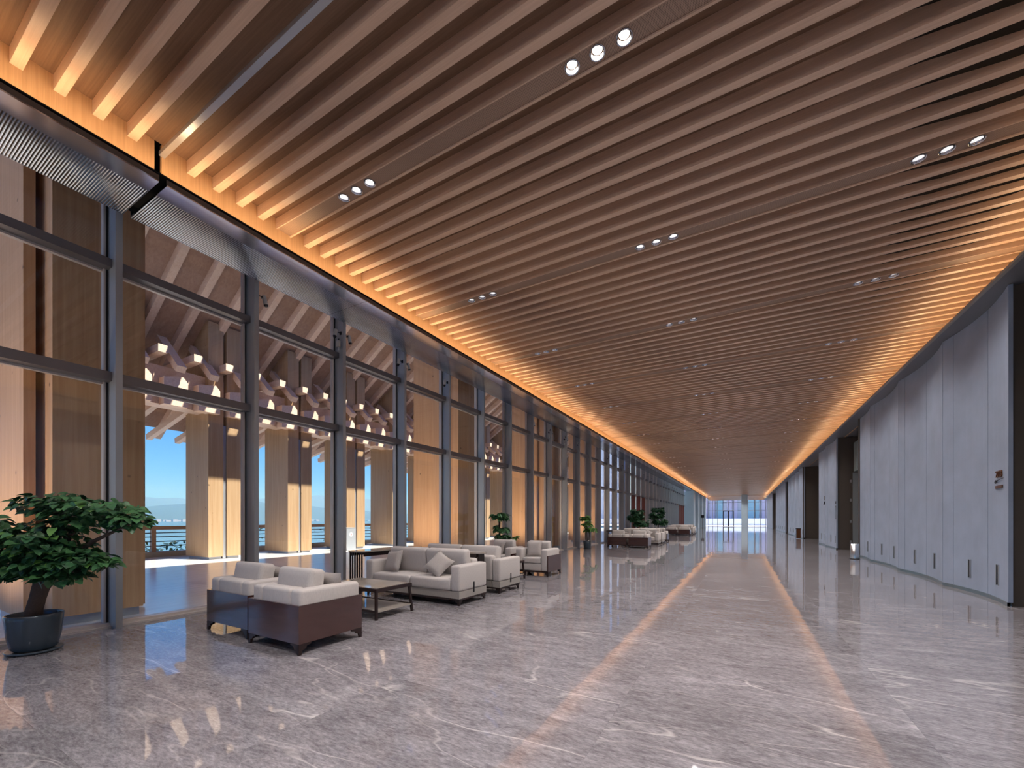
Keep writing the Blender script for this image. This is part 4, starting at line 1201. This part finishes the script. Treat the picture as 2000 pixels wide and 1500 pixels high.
for k, sides in ((1, (1,)), (2, (-1, 1)), (3, (-1, 1)), (4, (-1,)), (7, (1,)), (8, (-1, 1)), (9, (-1, 1)), (10, (-1,)), (13, (-1,)), (14, (-1,)), (15, (-1,)), (16, (-1,)), (19, (-1,)), (20, (-1,)), (21, (-1,)), (24, (-1,)), (25, (-1,)), (26, (-1,)), (28, (-1,)), (29, (-1,)), (30, (-1,))):
    for s in sides:
        p = spR if s == 1 else spL
        loc = (-6.53, YM + SP * k + s * 0.0335, 4.76)
        lab = f'small grey spotlight on the {"far" if s == 1 else "near"} side of the {nth_word(k)} mullion past the potted tree'
        gr = 'small spotlights clamped to the mullions'
        if first[s]:
            first[s] = False; p.location = loc; p['label'] = lab; p['group'] = gr
        else:
            dup(p, loc, 0, lab, gr)
sb = empty('sensor_box', (-6.56, YM + SP * 2 - 0.034, 4.47)); tag(sb, 'x', 'sensor', 'pale sensor boxes at the mullions')
rbox('casing', -0.04, 0.04, -0.055, -0.005, 0.03, 0.15, 0.012, M['grey'], sb)
MB().tube([(0, -0.03, 0.15), (0, -0.02, 0.19)], 0.012, 8).build('cable_gland', M['black'], sb)
MB().tube([(0.015, -0.03, 0.03), (0.015, -0.03, -0.03)], 0.006, 6).build('cable', M['white'], sb)
for k in (2, 8, 9):
    lab = f'pale sensor box above the transom at the {nth[k]} mullion past the tree'
    if k == 2: sb['label'] = lab
    else: dup(sb, (-6.56, YM + SP * k - 0.034, 4.47), 0, lab)

# room number on the near wall panel
def text(name, body, size, mat, parent, loc, rot, ext=0.006):
    cu = bpy.data.curves.new(name, 'FONT'); cu.body = body; cu.size = size; cu.extrude = ext; cu.align_x = 'CENTER'
    cu.materials.append(mat)
    t_ = bpy.data.objects.new(name, cu); C.objects.link(t_)
    bpy.context.view_layer.update()
    me = bpy.data.meshes.new_from_object(t_.evaluated_get(bpy.context.evaluated_depsgraph_get()))
    bpy.data.objects.remove(t_)
    return link(name, me, parent, loc, rot)
ys = 9.36; xs_ = wx(9.36) - 0.012
rs = empty('room_sign', (xs_, ys, 1.9)); tag(rs, 'bronze room number with a ridge line and caption on the pale wall', 'sign')
rs.rotation_euler = (0, 0, R(-90 - 8))
for i, ch in enumerate('2028'):
    text('digit', ch, 0.15, M['bronze'], rs, (-0.105 + 0.07 * i, 0, 0.06), (R(90), 0, 0), 0.008)
MB().tube([(-0.21, 0, -0.02), (-0.17, 0, 0.0), (-0.14, 0, 0.012), (-0.11, 0, -0.005), (-0.06, 0, 0.015), (0.0, 0, 0.02), (0.2, 0, 0.03)], [0.004, 0.009, 0.011, 0.008, 0.005, 0.004, 0.004], 6).build('ridge_line', M['black'], rs)
MB().tube([(-0.16, 0, -0.03), (-0.12, 0, -0.018), (-0.07, 0, -0.016)], [0.004, 0.008, 0.003], 6).build('ridge_line', M['black'], rs)
MB().box(-0.16, 0.16, -0.006, 0.006, -0.115, -0.07).build('caption_bar', M['bronze'], rs)
# signs on the second panel group
s2 = empty('wall_sign', (wx(25.3) - 0.012, 25.3, 2.15)); tag(s2, 'small black pictogram sign on the panels past the doorway', 'sign')
MB().box(-0.006, 0.0, -0.12, 0.12, 0.08, 0.3).build('pictogram', M['black'], s2)
MB().bar((-0.004, 0.16, -0.12), (-0.004, -0.05, 0.02), 0.05, 0.012).build('arrow_mark', M['black'], s2)
s3 = empty('notice_frame', (wx(22.45) - 0.012, 22.45, 1.3)); tag(s3, 'narrow black framed notice at the doorway edge', 'sign')
MB().box(-0.006, 0.0, -0.10, 0.10, 0.0, 0.03).box(-0.006, 0, -0.10, 0.10, 0.55, 0.58).box(-0.006, 0, -0.10, -0.08, 0, 0.58).box(-0.006, 0, 0.08, 0.10, 0, 0.58).build('frame', M['black'], s3)
MB().box(-0.006, 0, -0.08, 0.08, 0.66, 0.78).build('name_plate', M['black'], s3)
# bins
b1_ = empty('steel_bin', (3.17, 17.12, 0)); tag(b1_, 'small stainless bin standing by the doorway in the right wall', 'bin')
MB().lathe([(0.115, 0.02), (0.115, 0.50), (0.10, 0.505), (0.098, 0.46)], 24, cap=False).build('bin_body', M['stainless'], b1_, True)
MB().lathe([(0.14, 0.0), (0.14, 0.02), (0.1, 0.025)], 24).build('bin_base', M['black'], b1_, True)
MB().lathe([(0.098, 0.47), (0.01, 0.46)], 20).build('bin_insert', M['black'], b1_, True)
b2_ = empty('brown_bin', (3.2, 33.2, 0)); tag(b2_, 'tall brown bin with steel corner at the far recess', 'bin')
MB().box(-0.1, 0.14, -0.14, 0.14, 0.03, 0.66).build('bin_body', M['bronze'], b2_)
MB().box(-0.14, -0.1, -0.14, 0.14, 0.0, 0.70).build('bin_side', M['stainless'], b2_)
MB().box(-0.14, 0.15, -0.15, 0.15, 0.66, 0.69).build('bin_lid', M['black'], b2_)
ds = empty('door_stop', (3.50, 9.02, 0)); tag(ds, 'small chrome door stop on the floor at the near recess', 'door stop')
MB().lathe([(0.02, 0), (0.02, 0.008), (0.008, 0.012), (0.008, 0.05), (0.016, 0.052), (0.016, 0.07)], 12).build('stop_post', M['chrome'], ds, True)
# entrance barrier post at the far left
fp = empty('visitor_stand', (-5.15, 66.0, 0)); tag(fp, 'dark slim visitor stand before the far left piers', 'stand')
MB().box(-0.12, 0.12, -0.12, 0.12, 0, 0.04).build('stand_base', M['black'], fp)
MB().box(-0.05, 0.05, -0.03, 0.03, 0.04, 1.5).build('stand_post', M['bar'], fp)
MB().box(-0.22, 0.22, -0.05, 0.05, 1.5, 1.9).build('stand_screen', M['black'], fp)
